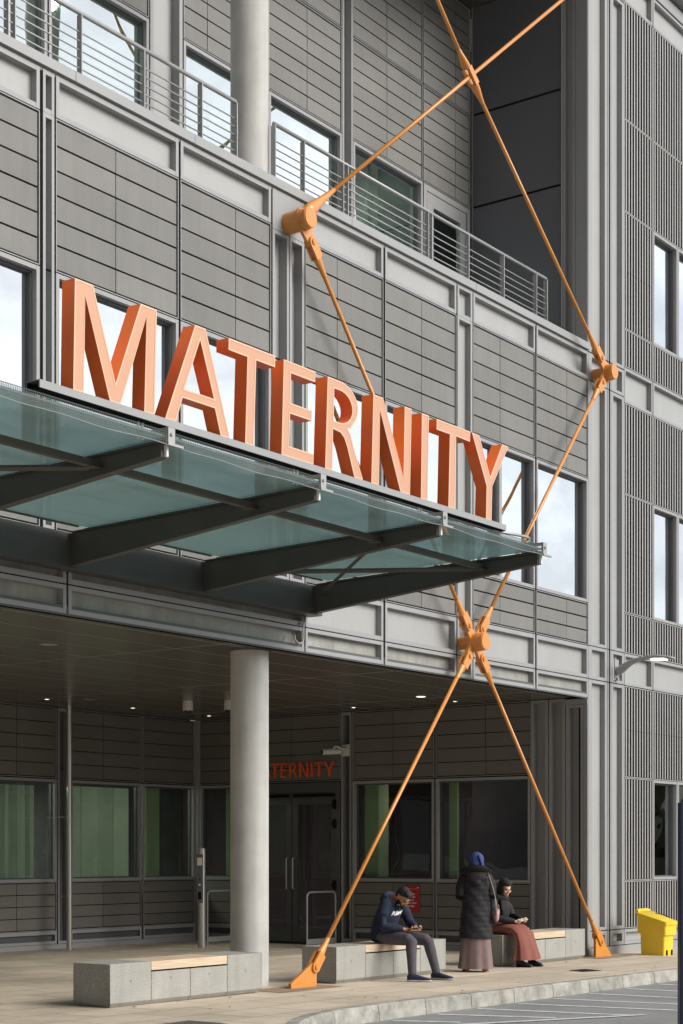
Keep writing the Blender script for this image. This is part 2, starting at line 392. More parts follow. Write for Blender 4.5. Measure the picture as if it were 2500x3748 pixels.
# painted hatching on the road
mb=MB(); zr=-.168
def stripe(a,b,w,rz=zr):
    a=Vector((*a,0)); b=Vector((*b,0)); d=(b-a).normalized(); nn=Vector((-d.y,d.x,0))*w/2
    steps=max(2,int((b-a).length/.3)); L_=[];R_=[]
    for i in range(steps+1):
        p=a+(b-a)*i/steps; j=random.uniform(-.006,.006)
        L_.append((p.x+nn.x+j,p.y+nn.y,rz)); R_.append((p.x-nn.x+j,p.y-nn.y,rz))
    for i in range(steps): mb.poly([L_[i],L_[i+1],R_[i+1],R_[i]])
stripe((13.2,10.05-.2-.1),(16.62,7.985),.105,zr+.004)
for (a,b) in (((14.51,9.86),(14.78,9.20)),((15.37,9.86),(15.76,8.62)),((16.18,9.84),(16.50,8.10)),((16.99,9.78),(17.36,7.7)),((17.83,9.77),(18.1,7.6)),((18.74,9.76),(18.86,7.6)),((19.70,9.71),(19.69,7.6)),((20.62,9.68),(20.55,7.6)),((21.5,9.66),(21.4,7.6)),((22.4,9.62),(22.25,7.6))):
    stripe(a,b,.095)
tag(mb.build('road_marking',M['roadpaint']),kind='structure')
for nm,x0,x1,y0,y1 in (('gravel_patch',15.02,16.22,11.74,12.26),('gravel_patch',22.95,24.02,11.74,12.2)):
    mb=MB(); mb.poly([(x,y,GZ(x)+.004) for x,y in ((x0,y0),(x1,y0),(x1,y1),(x0,y1))]); tag(mb.build(nm,M['gravel']),kind='structure')

mb=MB(); rl=random.Random(11)
for _ in range(46):
    x=rl.uniform(11.8,23.5); y=rl.choice((rl.uniform(10.0,10.3),rl.uniform(11.75,11.95),rl.uniform(9.72,9.86),rl.uniform(10.3,11.7)))
    zb=GZ(x)+.006 if y>9.95 else -.166
    a=rl.uniform(0,6.28); l=rl.uniform(.012,.035); w=l*rl.uniform(.3,.6); c_,s_=math.cos(a),math.sin(a)
    mb.poly([(x+c_*l,y+s_*l,zb+rl.uniform(0,.012)),(x-s_*w,y+c_*w,zb),(x-c_*l,y-s_*l,zb+rl.uniform(0,.008)),(x+s_*w,y-c_*w,zb)])
M['leaf']=mat('dry_leaf',(.11,.065,.03),.8,var=.4,scale=8)
tag(mb.build('leaf_litter',M['leaf']),'scattered dry brown leaf scraps on the paving and along the kerb','leaves',kind='stuff')
# ------------------------------------------------------------------ the hospital building
B=thing('hospital_building','three-storey grey panelled hospital block with an open recess and balcony','building')
YF=12.25; XP=23.46; YB=14.39; YR=20.37
class W:
    def __init__(s,axis,o): s.axis,s.o=axis,o
    def box(s,mb,a0,a1,d0,d1,z0,z1,mi=0):
        if s.axis=='Y': mb.box(a0,a1,s.o+d0,s.o+d1,z0,z1,mi)
        else: mb.box(s.o+d0,s.o+d1,a0,a1,z0,z1,mi)
WF,WP,WB,WR=W('Y',YF),W('X',XP),W('Y',YB),W('Y',YR)
def cladding(w,a0,a1,z0,z1,rows,joints=(),edge=.024,pm='panel'):
    """a bay of thin panels with open joints on a black backing, edged by slim aluminium beads"""
    mb=MB()
    w.box(mb,a0+.003,a1-.003,.040,.055,z0+.002,z1-.002,1)
    for x0,x1 in ((a0,a0+.010),(a1-.010,a1)): w.box(mb,x0,x1,0,.042,z0,z1,2)
    w.box(mb,a0+.010,a1-.010,.004,.042,z1-.010,z1,2); w.box(mb,a0+.010,a1-.010,.004,.042,z0,z0+.010,2)
    xs=[a0+edge]+[j for j in joints]+[a1-edge]
    h=(z1-z0-.04)/rows; jg=.0105 if pm=='panel' else .0065
    for i in range(rows):
        for k in range(len(xs)-1):
            l=xs[k]+(.0055 if k else 0); r=xs[k+1]-(.0055 if k<len(xs)-2 else 0)
            w.box(mb,l,r,.012+random.uniform(0,.003),.038,z0+.02+i*h+jg,z0+.02+(i+1)*h-jg,0)
    return mb.build('cladding_panel',[M[pm],M['black'],M['alu'] if pm=='panel' else M['frame']],B)
def cassette(w,a0,a1,z0,z1,l=.045,r=.045,b=.045,t=.045,depth=.085,name='cassette_panel',mi=('alu','recess'),front=0.):
    mb=MB()
    w.box(mb,a0,a0+l,front,depth+.02,z0,z1,0); w.box(mb,a1-r,a1,front,depth+.02,z0,z1,0)
    w.box(mb,a0+l,a1-r,front+.002,depth+.02,z1-t,z1,0); w.box(mb,a0+l,a1-r,front+.002,depth+.02,z0,z0+b,0)
    w.box(mb,a0+l,a1-r,depth,depth+.018,z0+b,z1-t,1)
    return mb.build(name,[M[mi[0]],M[mi[1]]],B)
def window(w,a0,a1,z0,z1,gm='glass_mirror',fw=.045,depth=.10,fm='frame',rm='framedark',mull=(),front=0.):
    """frame ring, darker reveal and one pane per light as sub-parts"""
    mb=MB()
    w.box(mb,a0,a0+fw,front,depth+.03,z0,z1,0); w.box(mb,a1-fw,a1,front,depth+.03,z0,z1,0)
    w.box(mb,a0+fw,a1-fw,front+.002,depth+.03,z1-fw,z1,0); w.box(mb,a0+fw,a1-fw,front+.002,depth+.03,z0,z0+fw,0)
    lights=[]; xs=[a0+fw]+[q for m_ in mull for q in (m_-.035,m_+.035)]+[a1-fw]
    for i in range(0,len(xs),2): lights.append((xs[i],xs[i+1]))
    for m_ in mull: w.box(mb,m_-.035,m_+.035,front+.004,depth+.03,z0+fw,z1-fw,0)
    for x0,x1 in lights:      # black inner gasket
        g=.022
        w.box(mb,x0,x0+g,depth-.035,depth+.025,z0+fw,z1-fw,1); w.box(mb,x1-g,x1,depth-.035,depth+.025,z0+fw,z1-fw,1)
        w.box(mb,x0+g,x1-g,depth-.033,depth+.025,z1-fw-g,z1-fw,1); w.box(mb,x0+g,x1-g,depth-.033,depth+.025,z0+fw,z0+fw+g,1)
    f=mb.build('window',[M[fm],M[rm]],B)
    for x0,x1 in lights:
        p=MB(); g=.022
        if w.axis=='Y':
            y=w.o+depth+.006; p.poly([(x0+g,y,z0+fw+g),(x1-g,y,z0+fw+g),(x1-g,y,z1-fw-g),(x0+g,y,z1-fw-g)])
        else:
            x=w.o+depth+.006; p.poly([(x,x0+g,z0+fw+g),(x,x1-g,z0+fw+g),(x,x1-g,z1-fw-g),(x,x0+g,z1-fw-g)])
        p.build('window_pane',M[gm],f)
    return f

# ---- front elevation, first floor (bays, panel joints)
bays=[(6.3,8.1,7.2),(8.14,9.9,9.0),(9.94,11.73,10.85),(11.955,13.815,12.835),(13.85,15.455,14.815),(16.13,17.795,16.80),(17.84,19.575,18.72),(20.025,21.78,20.78),(21.825,23.465,22.79)]
for i,(a,b,j) in enumerate(bays):
    cladding(WF,a,b,7.483,9.033,6,(j,))
    cladding(WF,a,b,4.862,5.519,3,(j,))
    window(WF,a,b,5.531,7.469,mull=(j,) if i==7 else ())
    cassette(WF,a,b,9.043,9.470,b=.05,t=.05,name='fascia_panel')
for a,b in ((6.3,9.05),(9.09,12.10),(12.13,16.10),(16.13,17.795),(17.84,19.575),(19.605,20.0),(20.025,21.78),(21.825,23.465)):
    cassette(WF,a,b,4.342,4.848,b=.055,t=.06,name='fascia_panel',mi=('alu','stained' if b<16.2 else 'recess')); cassette(WF,a,b,4.037,4.328,b=.05,t=.045,name='fascia_panel',mi=('alu','stained'))
mb=MB(); WF.box(mb,6.3,23.465,.145,.16,4.03,9.48); mb.build('wall',M['black'],B)
# dark joints between the bays
mb=MB()
for (a,b) in zip([q[1] for q in bays],[q[0] for q in bays[1:]]):
    if b-a<.1: WF.box(mb,a-.002,b+.002,.014,.03,4.03 if a>16.2 else 4.856,9.48)
for a,b in ((11.731,11.776),(11.929,11.956),(15.456,15.486),(15.799,15.816),(16.104,16.131),(19.576,19.606),(19.999,20.026),(23.464,23.476)): WF.box(mb,a,b,.014,.03,4.03 if a>16.09 else 4.856,9.48)
for z0,z1 in ((4.327,4.343),(4.847,4.863),(5.518,5.532),(7.468,7.484),(9.032,9.044)): WF.box(mb,6.3,23.46,.016,.034,z0,z1)
for a,b in ((9.049,9.091),(12.099,12.131)): WF.box(mb,a,b,.012,.03,4.03,4.85)
for a,b in ((24.114,24.126),(24.274,24.286),(24.719,24.736),(25.789,25.816),(27.859,27.886),(29.899,29.931)): WF.box(mb,a,b,.010,.03,.09,16.0)
for z0,z1 in ((.344,.361),(1.129,1.141),(2.819,2.831),(4.319,4.336),(4.851,4.866),(5.509,5.526),(7.454,7.466),(8.944,8.958),(9.527,9.541),(10.154,10.166),(12.074,12.086),(13.584,13.596),(15.499,15.513)): WF.box(mb,24.735,32,.011,.032,z0,z1)
for z0,z1 in ((4.324,4.341),(4.851,4.866),(9.024,9.041),(9.464,9.486)): WF.box(mb,23.47,24.73,.013,.033,z0,z1)
mb.build('joint_strip',M['black'],B)
# narrow pilasters
cassette(WF,11.775,11.93,4.853,9.04,.035,.035,name='pilaster'); cassette(WF,11.775,11.93,9.043,9.47,.035,.035,name='pilaster')
cassette(WF,15.485,15.80,4.853,8.99,.045,.04,depth=.12,name='pilaster'); cassette(WF,15.815,16.105,4.853,8.99,.045,.045,depth=.12,name='pilaster')
cassette(WF,19.605,20.0,4.853,9.04,.045,.05,name='pilaster'); cassette(WF,19.605,20.0,9.043,9.47,.045,.05,name='pilaster')
mb=MB(); WF.box(mb,15.485,16.105,0,.04,8.995,9.470); mb.build('node_plate',M['alu'],B)
# balcony edge coping
mb=MB()
x=6.3
for x1 in (9.2,12.2,14.05,17.05,20.05,23.465):
    mb.box(x+.003,x1-.003,YF-.035,YF+.28,9.490,9.594); x=x1
mb.box(6.3,23.46,YF+.01,YF+.2,9.45,9.488)
mb.build('coping',M['alu'],B)
mb=MB(); mb.box(6.3,XP,YF+.285,YB+.02,9.25,9.54); mb.build('balcony_slab',M['roof'],B)
# corner strips, full height
def strips(z0,z1,bx=.05,tx=.05):
    cassette(WF,23.475,24.115,z0,z1,.12,.075,bx,tx,depth=.085,name='pilaster')
    mb=MB(); WF.box(mb,24.125,24.165,-.004,.05,z0,z1); mb.build('pilaster',M['alu'],B)
    mb=MB(); WF.box(mb,24.166,24.226,.05,.075,z0,z1); mb.build('movement_joint',M['framedark'],B)
    mb=MB(); WF.box(mb,24.227,24.275,-.002,.05,z0,z1); mb.build('pilaster',M['alu'],B)
    cassette(WF,24.285,24.72,z0,z1,.05,.07,bx,tx,depth=.085,name='pilaster')
for z0,z1 in ((.36,4.325),(4.34,4.852),(4.865,9.025),(9.04,9.465),(9.485,15.45)): strips(z0,z1)
strips(.10,.345,.06,.06)
mb=MB(); WF.box(mb,23.465,60,.12,.16,-.3,15.5); mb.build('wall',M['black'],B)
mb=MB(); WF.box(mb,23.47,60,-.01,.1,-.3,.088); mb.build('plinth',M['frame'],B)
# louvred bays to the right
def louvre(a0,a1,z0,z1,seams=()):
    mb=MB()
    WF.box(mb,a0,a1,.012,.03,z0,z1,1)
    for x0,x1 in ((a0,a0+.02),(a1-.02,a1)): WF.box(mb,x0,x1,0,.0115,z0,z1,0)
    WF.box(mb,a0+.02,a1-.02,.0005,.0115,z1-.012,z1,0); WF.box(mb,a0+.02,a1-.02,.0005,.0115,z0,z0+.012,0)
    n=max(1,int(round((a1-a0-.05)/.0985))); p=(a1-a0-.05)/n
    zs=[z0+.02]+list(seams)+[z1-.02]
    for i in range(n):
        c=a0+.025+p*(i+.5)
        for k in range(len(zs)-1): WF.box(mb,c-.0175,c+.0175,.001,.0075,zs[k]+(.004 if k else 0),zs[k+1],0)
    return mb.build('louvre_panel',[M['louvre'],M['black']],B)
for a0,a1 in ((24.735,25.79),(25.815,27.86),(27.885,29.9),(29.93,32)):
    win=a0>25
    for z0,z1,sm in ((.36,1.13,()),(1.14,2.82,()),(2.83,4.32,(3.6,)),(4.865,5.51,()),(5.525,7.455,(6.5,)),(7.465,8.945,()),(9.54,10.155,()),(10.165,12.075,(11.1,)),(12.085,13.585,()),(13.595,15.50,())):
        if win and (z0,z1) in ((1.14,2.82),(5.525,7.455),(10.165,12.075)):
            window(WF,a0,a0+.97,z0,z1,'glass_mirror' if z0>3 else 'glass_mirror'); window(WF,a0+.985,a1,z0,z1,'glass_mirror')
        else: louvre(a0,a1,z0,z1,sm)
    cassette(WF,a0,a1,4.335,4.852,name='fascia_panel'); cassette(WF,a0,a1,8.957,9.528,name='fascia_panel')
    cassette(WF,a0,a1,15.512,16.0,name='fascia_panel')
    cassette(WF,a0,a1,.10,.345,.06,.06,.05,.05,name='vent_panel')
mb=MB(); mb.box(24.735,60,YF-.02,YF+.16,16.012,16.2); mb.box(24.735,60,YF-.16,YF+1.2,16.26,16.42); mb.box(24.73,60,YF+.04,YF+.5,16.2,16.26); mb.build('parapet',M['alu'],B)
mb=MB(); mb.box(24.735,60,YF+.16,YF+12,15.5,16.1); mb.build('roof',M['roof'],B)

# ---- balcony level, back wall
zt=15.46
def up(a,b,j):
    cladding(WB,a,b,12.185,13.70,7,j); cladding(WB,a,b,13.725,zt,8,j)
for a,b,j in ((6.3,9.9,(8.1,)),(9.94,13.9,(11.9,)),(13.93,15.665,(14.8,)),(16.33,18.06,(16.816,)),(18.11,19.83,(19.0,)),(20.12,22.00,(21.02,)),(22.03,23.42,(22.99,))): up(a,b,j)
for a,b,mu in ((6.3,9.9,(8.1,)),(9.94,13.9,(11.9,)),(13.93,15.665,()),(16.33,18.06,()),(18.11,19.83,()),(20.12,22.00,())): window(WB,a,b,9.62,12.165,'glass_balcony',mull=mu)
cassette(WB,15.69,16.305,9.56,zt,.06,.06,depth=.14,name='pilaster'); cassette(WB,19.845,20.105,9.56,zt,.035,.035,depth=.12,name='pilaster')
mb=MB(); WB.box(mb,6.3,XP,.165,.18,12.18,15.6); mb.build('wall',M['black'],B)
# glazed balcony door
mb=MB()
for q in ((22.03,22.12,0,.12,9.56,12.165),(23.33,23.42,0,.12,9.56,12.165),(22.12,23.33,.002,.12,12.07,12.165),(22.14,22.33,.01,.09,9.57,12.06),(23.13,23.31,.01,.09,9.57,12.06),(22.33,23.13,.012,.09,11.86,12.06),(22.33,23.13,.012,.09,9.57,9.80)): WB.box(mb,*q)
d=mb.build('door',M['frame'],B)
p=MB(); p.poly([(22.33,YB+.05,9.8),(23.13,YB+.05,9.8),(23.13,YB+.05,11.86),(22.33,YB+.05,11.86)]); p.build('door_pane',M['glass_dim'],d)
p=MB()
for z in (10.95,): p.box(23.285,23.325,YB-.03,YB+.012,z,z+.16); p.box(23.27,23.34,YB-.05,YB-.028,z+.04,z+.12)
p.build('hinge',M['black'],d)
# side wall of the balcony: three big dark panels
mb=MB()
WP.box(mb,12.72,14.385,.03,.05,9.54,15.5,1)
for z0,z1 in ((9.56,12.185),(12.225,13.705),(13.745,15.49)):
    WP.box(mb,12.74,14.36,.0,.028,z0,z1,0)
WP.box(mb,12.70,12.72,-.02,.05,9.56,15.5,2); WP.box(mb,14.365,14.385,-.004,.05,9.56,15.5,2)
mb.build('cladding_panel',[M['charcoal'],M['black'],M['frame']],B)
cassette(WP,12.47,12.695,9.56,15.5,.05,.04,depth=.085,name='pilaster'); 
mb=MB(); WP.box(mb,12.262,12.462,0,.05,9.6,15.5); mb.build('pilaster',M['alu'],B)
mb=MB(); mb.box(6.3,XP+.3,YF+.1,YB+.2,15.5,15.62); mb.box(6.3,24.73,YF,YF+.1,15.46,16.42); mb.build('balcony_soffit',M['soffit'],B)

# ---- ground floor recess
# rear wall (parallel to the front)
zsill,zhead,ztop=1.105,2.83,4.035
for a,b,j in ((14.0,16.9,(15.4,)),(16.93,19.895,(18.1,19.0)),(20.225,21.98,(21.02,)),(22.03,23.43,())):
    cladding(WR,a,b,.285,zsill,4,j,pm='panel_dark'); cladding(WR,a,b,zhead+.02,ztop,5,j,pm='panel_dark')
    cassette(WR,a,b,.06,.28,.04,.04,.05,.06,depth=.06,name='vent_panel',mi=('frame','framedark'))
    window(WR,a,b,zsill+.005,zhead,'glass_dim',fm='frame',mull=(15.4,) if a<15 else ((17.1,) if a<17 else ()))
cassette(WR,19.93,20.20,.06,ztop,.03,.03,depth=.12,name='pilaster',mi=('frame','framedark'))
mb=MB(); WR.box(mb,14,XP,-.008,.06,-.1,.055); WR.box(mb,14,XP,.145,.16,-.1,zsill,1); WR.box(mb,14,XP,.145,.16,zhead,4.2,1); WR.box(mb,23.432,XP+.12,-.075,.03,.0,4.044); mb.build('plinth',[M['frame'],M['black']],B)
# side wall (facing the entrance space)
for a,b,j in ((13.285,15.09,(14.13,)),(15.125,16.80,(15.96,)),(19.25,20.30,())):
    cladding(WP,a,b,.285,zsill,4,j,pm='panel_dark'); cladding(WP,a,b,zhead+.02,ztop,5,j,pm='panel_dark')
    cassette(WP,a,b,.06,.28,.04,.04,.05,.06,depth=.06,name='vent_panel',mi=('frame','framedark'))
    window(WP,a,b,zsill+.005,zhead,'glass_dim',fm='frame')
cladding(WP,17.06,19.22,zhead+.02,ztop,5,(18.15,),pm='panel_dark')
cassette(WP,16.83,17.04,.06,ztop,.03,.03,depth=.12,name='pilaster',mi=('frame','framedark'))
mb=MB(); WP.box(mb,12.25,17.04,-.008,.06,-.1,.055); WP.box(mb,19.2,20.36,-.008,.06,-.1,.055)
WP.box(mb,12.27,17.04,.145,.16,-.1,zsill,1); WP.box(mb,12.27,20.4,.145,.16,zhead,4.2,1); WP.box(mb,19.2,20.4,.145,.16,-.1,zsill,1); WP.box(mb,12.3,13.27,.135,.14,0,4.2,1)
mb.build('plinth',[M['frame'],M['black']],B)
for a,b in ((12.962,13.272),(12.655,12.945)): cassette(WP,a,b,.06,ztop,.05,.05,depth=.11,name='pilaster',mi=('frame','frame'))
cassette(WP,12.33,12.64,.06,3.93,.05,.06,depth=.11,name='pilaster',mi=('alu','alu'))
mb=MB(); WP.box(mb,12.255,12.325,-.004,.10,.06,3.93); WP.box(mb,12.255,12.645,-.014,.10,3.934,4.02); mb.build('pilaster',M['alu'],B)
# entrance doors: frame, two glazed leaves
mb=MB()
for q in ((17.065,17.15,0,.12,.0,2.83),(19.13,19.215,0,.12,0,2.83),(17.15,19.13,.002,.12,2.66,2.83),(17.15,19.13,.03,.10,2.56,2.655,)): WP.box(mb,*q)
WP.box(mb,17.2,18.1,.0,.03,2.58,2.63,1); WP.box(mb,18.2,19.1,.0,.03,2.58,2.63,1)
fr=mb.build('door_frame',[M['framedark'],M['black']],B)
for a0,a1 in ((17.16,18.13),(18.15,19.12)):
    mb=MB(); s=.11
    WP.box(mb,a0,a0+s,.02,.09,.02,2.55); WP.box(mb,a1-s,a1,.02,.09,.02,2.55); WP.box(mb,a0+s,a1-s,.022,.09,2.45,2.55); WP.box(mb,a0+s,a1-s,.022,.09,.02,.26)
    dd=mb.build('door',M['framedark'],B)
    p=MB(); p.poly([(XP+.05,a0+s,.26),(XP+.05,a1-s,.26),(XP+.05,a1-s,2.45),(XP+.05,a0+s,2.45)]); p.build('door_pane',M['glass_dim'],dd)
    for z in (.95,2.02,2.36):
        p=MB(); yy=a0-.005 if a0<18 else a1-.03; p.box(XP-.03,XP+.02,yy,yy+.05,z,z+.16); p.box(XP-.045,XP-.028,yy-.012,yy+.062,z+.05,z+.11); p.build('hinge',M['black'],dd)
    p=MB(); hy=a1-.06 if a0<18 else a0+.06
    p.tube([(XP+.02,hy,.95),(XP-.05,hy,.95),(XP-.05,hy,1.5),(XP+.02,hy,1.5)],.012,8,up=(0,1,0)); p.build('door_handle',M['stainless'],dd)
# soffit of the recess: planks with fine joints
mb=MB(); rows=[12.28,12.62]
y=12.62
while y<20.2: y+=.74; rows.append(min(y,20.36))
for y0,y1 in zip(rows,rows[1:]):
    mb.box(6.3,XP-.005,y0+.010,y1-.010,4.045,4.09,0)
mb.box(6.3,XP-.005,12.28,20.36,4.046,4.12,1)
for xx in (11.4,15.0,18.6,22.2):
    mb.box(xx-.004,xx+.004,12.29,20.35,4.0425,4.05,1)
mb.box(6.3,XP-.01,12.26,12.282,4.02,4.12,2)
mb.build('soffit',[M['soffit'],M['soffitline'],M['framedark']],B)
# interiors seen through the glass: floors, ceilings, back walls
mb=MB()
mb.box(6.3,40,YF+4.6,YF+4.7,4.2,9.2); mb.box(6.3,24.9,YF+.16,YF+4.6,9.0,9.05); mb.box(6.3,40,YF+.16,YF+4.6,4.9,4.95)
mb.box(6.3,40,YB+4.0,YB+4.1,9.5,15.4); mb.box(6.3,23.4,YB+.17,YB+4.0,12.45,12.5); mb.box(6.3,40,YB+.17,YB+4,9.5,9.55)
for xx in (9.92,13.83,17.8,19.95,23.48): mb.box(xx-.05,xx+.05,YF+.2,YF+4.6,4.95,9.0)
for xx in (9.92,13.92,16.0,18.08,20.0,22.05): mb.box(xx-.05,xx+.05,YB+.2,YB+4.0,9.55,12.45)
mb.build('interior_wall',M['interior'],B)
mb=MB()
mb.box(14,31,YR+4,YR+4.1,0,4.2,0); mb.box(14,23.5,YR+.12,YR+4,3.0,3.05); mb.box(14,31,YR+.12,YR+4,-.05,.0)
mb.box(XP+4,XP+4.1,12.4,YR+4,0,4.2,1); mb.box(XP+.2,XP+4,12.45,YR+.1,2.95,3.0); mb.box(XP+.2,XP+4,12.45,YR+.1,-.05,0.); mb.box(XP+.17,XP+4,15.08,15.13,0,2.95,1)
mb.box(24.0,24.05,12.5,12.6,0,2.95)
mb.build('interior_wall',[M['interior_dark'],M['interior_plum']],B)
mb=MB(); mb.box(XP+.25,XP+.55,16.42,16.46,.0,2.95); mb.box(XP+.3,XP+.34,16.46,16.75,0,2.95); mb.box(XP+.25,XP+.3,14.82,14.98,0,2.95)
mb.box(22.62,23.0,YR+.5,YR+.54,0,2.98); mb.box(XP+.3,XP+.34,19.5,19.9,0,2.9); mb.build('interior_wall',M['interior_green'],B)
for cx in (9,12,15,17.2,19.1,21.2,22.75):  # unseen ceiling discs added to brighten the balcony rooms behind the glass
    mb=MB(); mb.tube([(cx,YB+1.2,12.42),(cx,YB+1.2,12.446)],.16,20); mb.build('room_light',M['disc_on'],B)
for cy in (13.9,15.9):
    mb=MB(); mb.tube([(XP+1.2,cy,2.93),(XP+1.2,cy,2.945)],.12,20); mb.build('room_light',M['disc_on'],B)
# vertical blinds in the rear windows
def blind(w,a0,a1,z0,z1,d=.22,pitch=.095):
    mb=MB(); x=a0
    while x<a1:
        t=random.uniform(.010,.022)
        if w.axis=='Y':
            y=w.o+d; mb.box(x,x+pitch-.010,y-t,y-t+.003,z0,z1)
        else:
            xx=w.o+d; mb.box(xx-t,xx-t+.003,x,x+pitch-.010,z0,z1)
        x+=pitch
    return mb.build('vertical_blind',M['blind'],B)
blind(WR,17.2,19.55,1.12,2.72)
for cx in (16.3,18.4,21.0,22.6):  # unseen ceiling panels added to backlight the blinds
    mb=MB(); mb.box(cx-.6,cx+.6,YR+1.2,YR+1.8,2.95,2.985); mb.build('room_light',M['room_fill'],B)

blind(WR,20.25,21.55,1.12,2.74,.2,.4)

# ------------------------------------------------------------------ round column
t=thing('concrete_column','round pale concrete column rising through the balcony edge','column',(15.63,12.72,0))
mb=MB(); rr=.231
def ringz(z,r): return [(15.63+r*math.cos(2*PI*j/64),12.72+r*math.sin(2*PI*j/64),z) for j in range(64)]
mb.rings([ringz(GZ(15.6)-.02,rr),ringz(4.05,rr)])
o=mb.build('lower_shaft',M['concrete'],t); autosmooth(o)
mb=MB(); mb.rings([ringz(9.5,rr),ringz(15.5,rr)]); o=mb.build('upper_shaft',M['concrete'],t); autosmooth(o)
mb=MB(); mb.rings([ringz(4.02,rr+.014),ringz(4.05,rr+.014)]); o=mb.build('collar',M['framedark'],t); autosmooth(o)
for oo in t.children:
    pass

# ------------------------------------------------------------------ balcony railings
def railing(name,label,posts,x0,x1):
    r=thing(name,label,'railing',(x0,12.45,9.54))
    mb=MB(); mb.tube([(x0,12.45,10.375),(x1,12.45,10.375)],.024,12); mb.build('handrail',M['rail'],r,True)
    for z in (9.70,9.795,9.89,9.985,10.08,10.175):
        mb=MB(); mb.tube([(x0,12.45,z),(x1,12.45,z)],.0085,8); mb.build('rail_bar',M['rail'],r,True)
    for p in posts:
        mb=MB(); mb.box(p-.007,p+.007,12.415,12.485,9.55,10.355); mb.box(p-.03,p+.03,12.40,12.50,9.54,9.555); mb.build('post',M['rail'],r)
railing('balcony_railing','grey horizontal bar balcony railing running left from the concrete column',(9.6,10.55,11.47,11.56,12.49,13.45,14.41,15.03),9.6,15.04)
railing('balcony_railing','grey horizontal bar balcony railing running right from the concrete column',(15.755,16.334,17.15,17.25,19.13,19.22,20.18,21.16,22.13,22.46),15.75,22.47)

# ------------------------------------------------------------------ glass canopy
cn=thing('glass_canopy','cantilevered green glass canopy on dark tapered beams above the entrance','canopy',(11,12.2,4.5))
beamx=[5.9,7.93,9.95,11.98,14.01,16.04]
mb=MB(); mb.box(5.0,16.16,12.02,12.06,4.47,4.79); mb.box(5.0,16.16,12.02,12.22,4.455,4.47); mb.box(5.0,16.16,12.02,12.2,4.79,4.805); mb.box(5.0,16.16,12.18,12.22,4.47,4.79); mb.build('root_girder',M['steel'],cn)
for bx in beamx:
    mb=MB(); w=.045
    mb.prism([(bx-w,12.02,4.475),(bx-w,8.97,4.757),(bx-w,8.97,4.862),(bx-w,12.02,4.80)],(2*w,0,0))
    mb.prism([(bx-.075,12.0,4.802),(bx-.075,8.97,4.864),(bx-.075,8.97,4.876),(bx-.075,12.0,4.814)],(.15,0,0))
    mb.prism([(bx-.03,11.85,4.816),(bx-.03,8.95,4.878),(bx-.03,8.95,4.897),(bx-.03,11.85,4.835)],(.06,0,0))
    bm_=mb.build('canopy_beam',M['steel'],cn)
    mb=MB(); mb.box(bx-.012,bx+.012,8.94,8.968,4.76,4.85)
    mb.build('end_plate',M['white_metal'],bm_)
    mb=MB(); mb.box(bx-.035,bx+.045,8.90,8.925,4.845,4.985); mb.box(bx-.035,bx+.02,8.925,9.1,4.96,4.985); mb.tube([(bx,8.90,4.93),(bx,8.885,4.93)],.014,10); mb.box(bx-.05,bx+.13,8.885,8.905,4.838,4.858); mb.build('edge_clamp',M['galv'],bm_)
    if bx>8.6 and bx<16:
        mb=MB()
        for q in (-.16,-.11): mb.tube([(bx+q,9.11,4.9),(bx+q,9.11,5.045)],.012,8)
        mb.build('sign_stud',M['white_metal'],bm_)
def gz(y): return 4.845+(12.-y)/3.05*.062
for a,b in zip(beamx,beamx[1:]):
    mb=MB(); a1,b1=a+.012,b-.012
    mb.prism([(a1,11.84,gz(11.84)),(a1,8.93,gz(8.93)),(a1,8.93,gz(8.93)+.018),(a1,11.84,gz(11.84)+.018)],(b1-a1,0,0)); mb.build('glass_pane',M['glass_canopy'],cn)
    mb=MB(); mb.box(a+.045,b-.045,9.64,9.70,4.755,4.812); mb.box(a+.045,a+.16,9.61,9.73,4.748,4.754); mb.box(b-.16,b-.045,9.61,9.73,4.748,4.754); mb.build('purlin',M['steelbrown'],cn)
for a,b in ((7.93,9.95),(14.01,16.04)):
    for p,q in (((a+.05,9.76,4.79),(b-.05,11.9,4.70)),((b-.05,9.76,4.775),(a+.05,11.9,4.685))):
        mb=MB(); mb.tube([p,q],.026,4); mb.build('brace',M['steelbrown'],cn)
# bird netting wrapped over the front edge
mb=MB()
for a,b in zip(beamx,beamx[1:]):
    n_=16
    for i in range(n_):
        xa=a+(b-a)*i/n_; xb=a+(b-a)*(i+1)/n_
        sag=lambda x:.012*math.sin((x-a)/(b-a)*PI)+.006*math.sin(x*7)
        mb.poly([(xa,8.915,4.955),(xb,8.915,4.955),(xb,8.898,4.842-sag(xb)),(xa,8.898,4.842-sag(xa))])
        mb.poly([(xa,8.915,4.955),(xb,8.915,4.955),(xb,9.10,4.965),(xa,9.10,4.965)])
mb.build('bird_net',M['net'],cn)
mb=MB()
for a,b in zip(beamx,beamx[1:]):
    pts=[]
    for i in range(17):
        xx=a+(b-a)*i/16; pts.append((xx,8.896,4.842-(.012*math.sin((xx-a)/(b-a)*PI)+.006*math.sin(xx*7))))
    mb.tube(pts,.0035,5)
mb.build('net_cord',M['galv'],cn)
mb=MB(); mb.tube([(15.28,9.1,5.02),(15.85,9.1,5.055),(16.02,9.1,5.06),(16.06,9.1,5.045),(16.05,9.1,5.02),(15.95,9.1,4.99)],.016,10); mb.build('edge_tube',M['galv'],cn,True)
mb=MB()
for a,b in zip(beamx,beamx[1:]): mb.box(a+.1,b-.1,11.85,11.875,gz(11.85)-.012,gz(11.85)+.03)
mb.build('glazing_bar',M['steel'],cn)

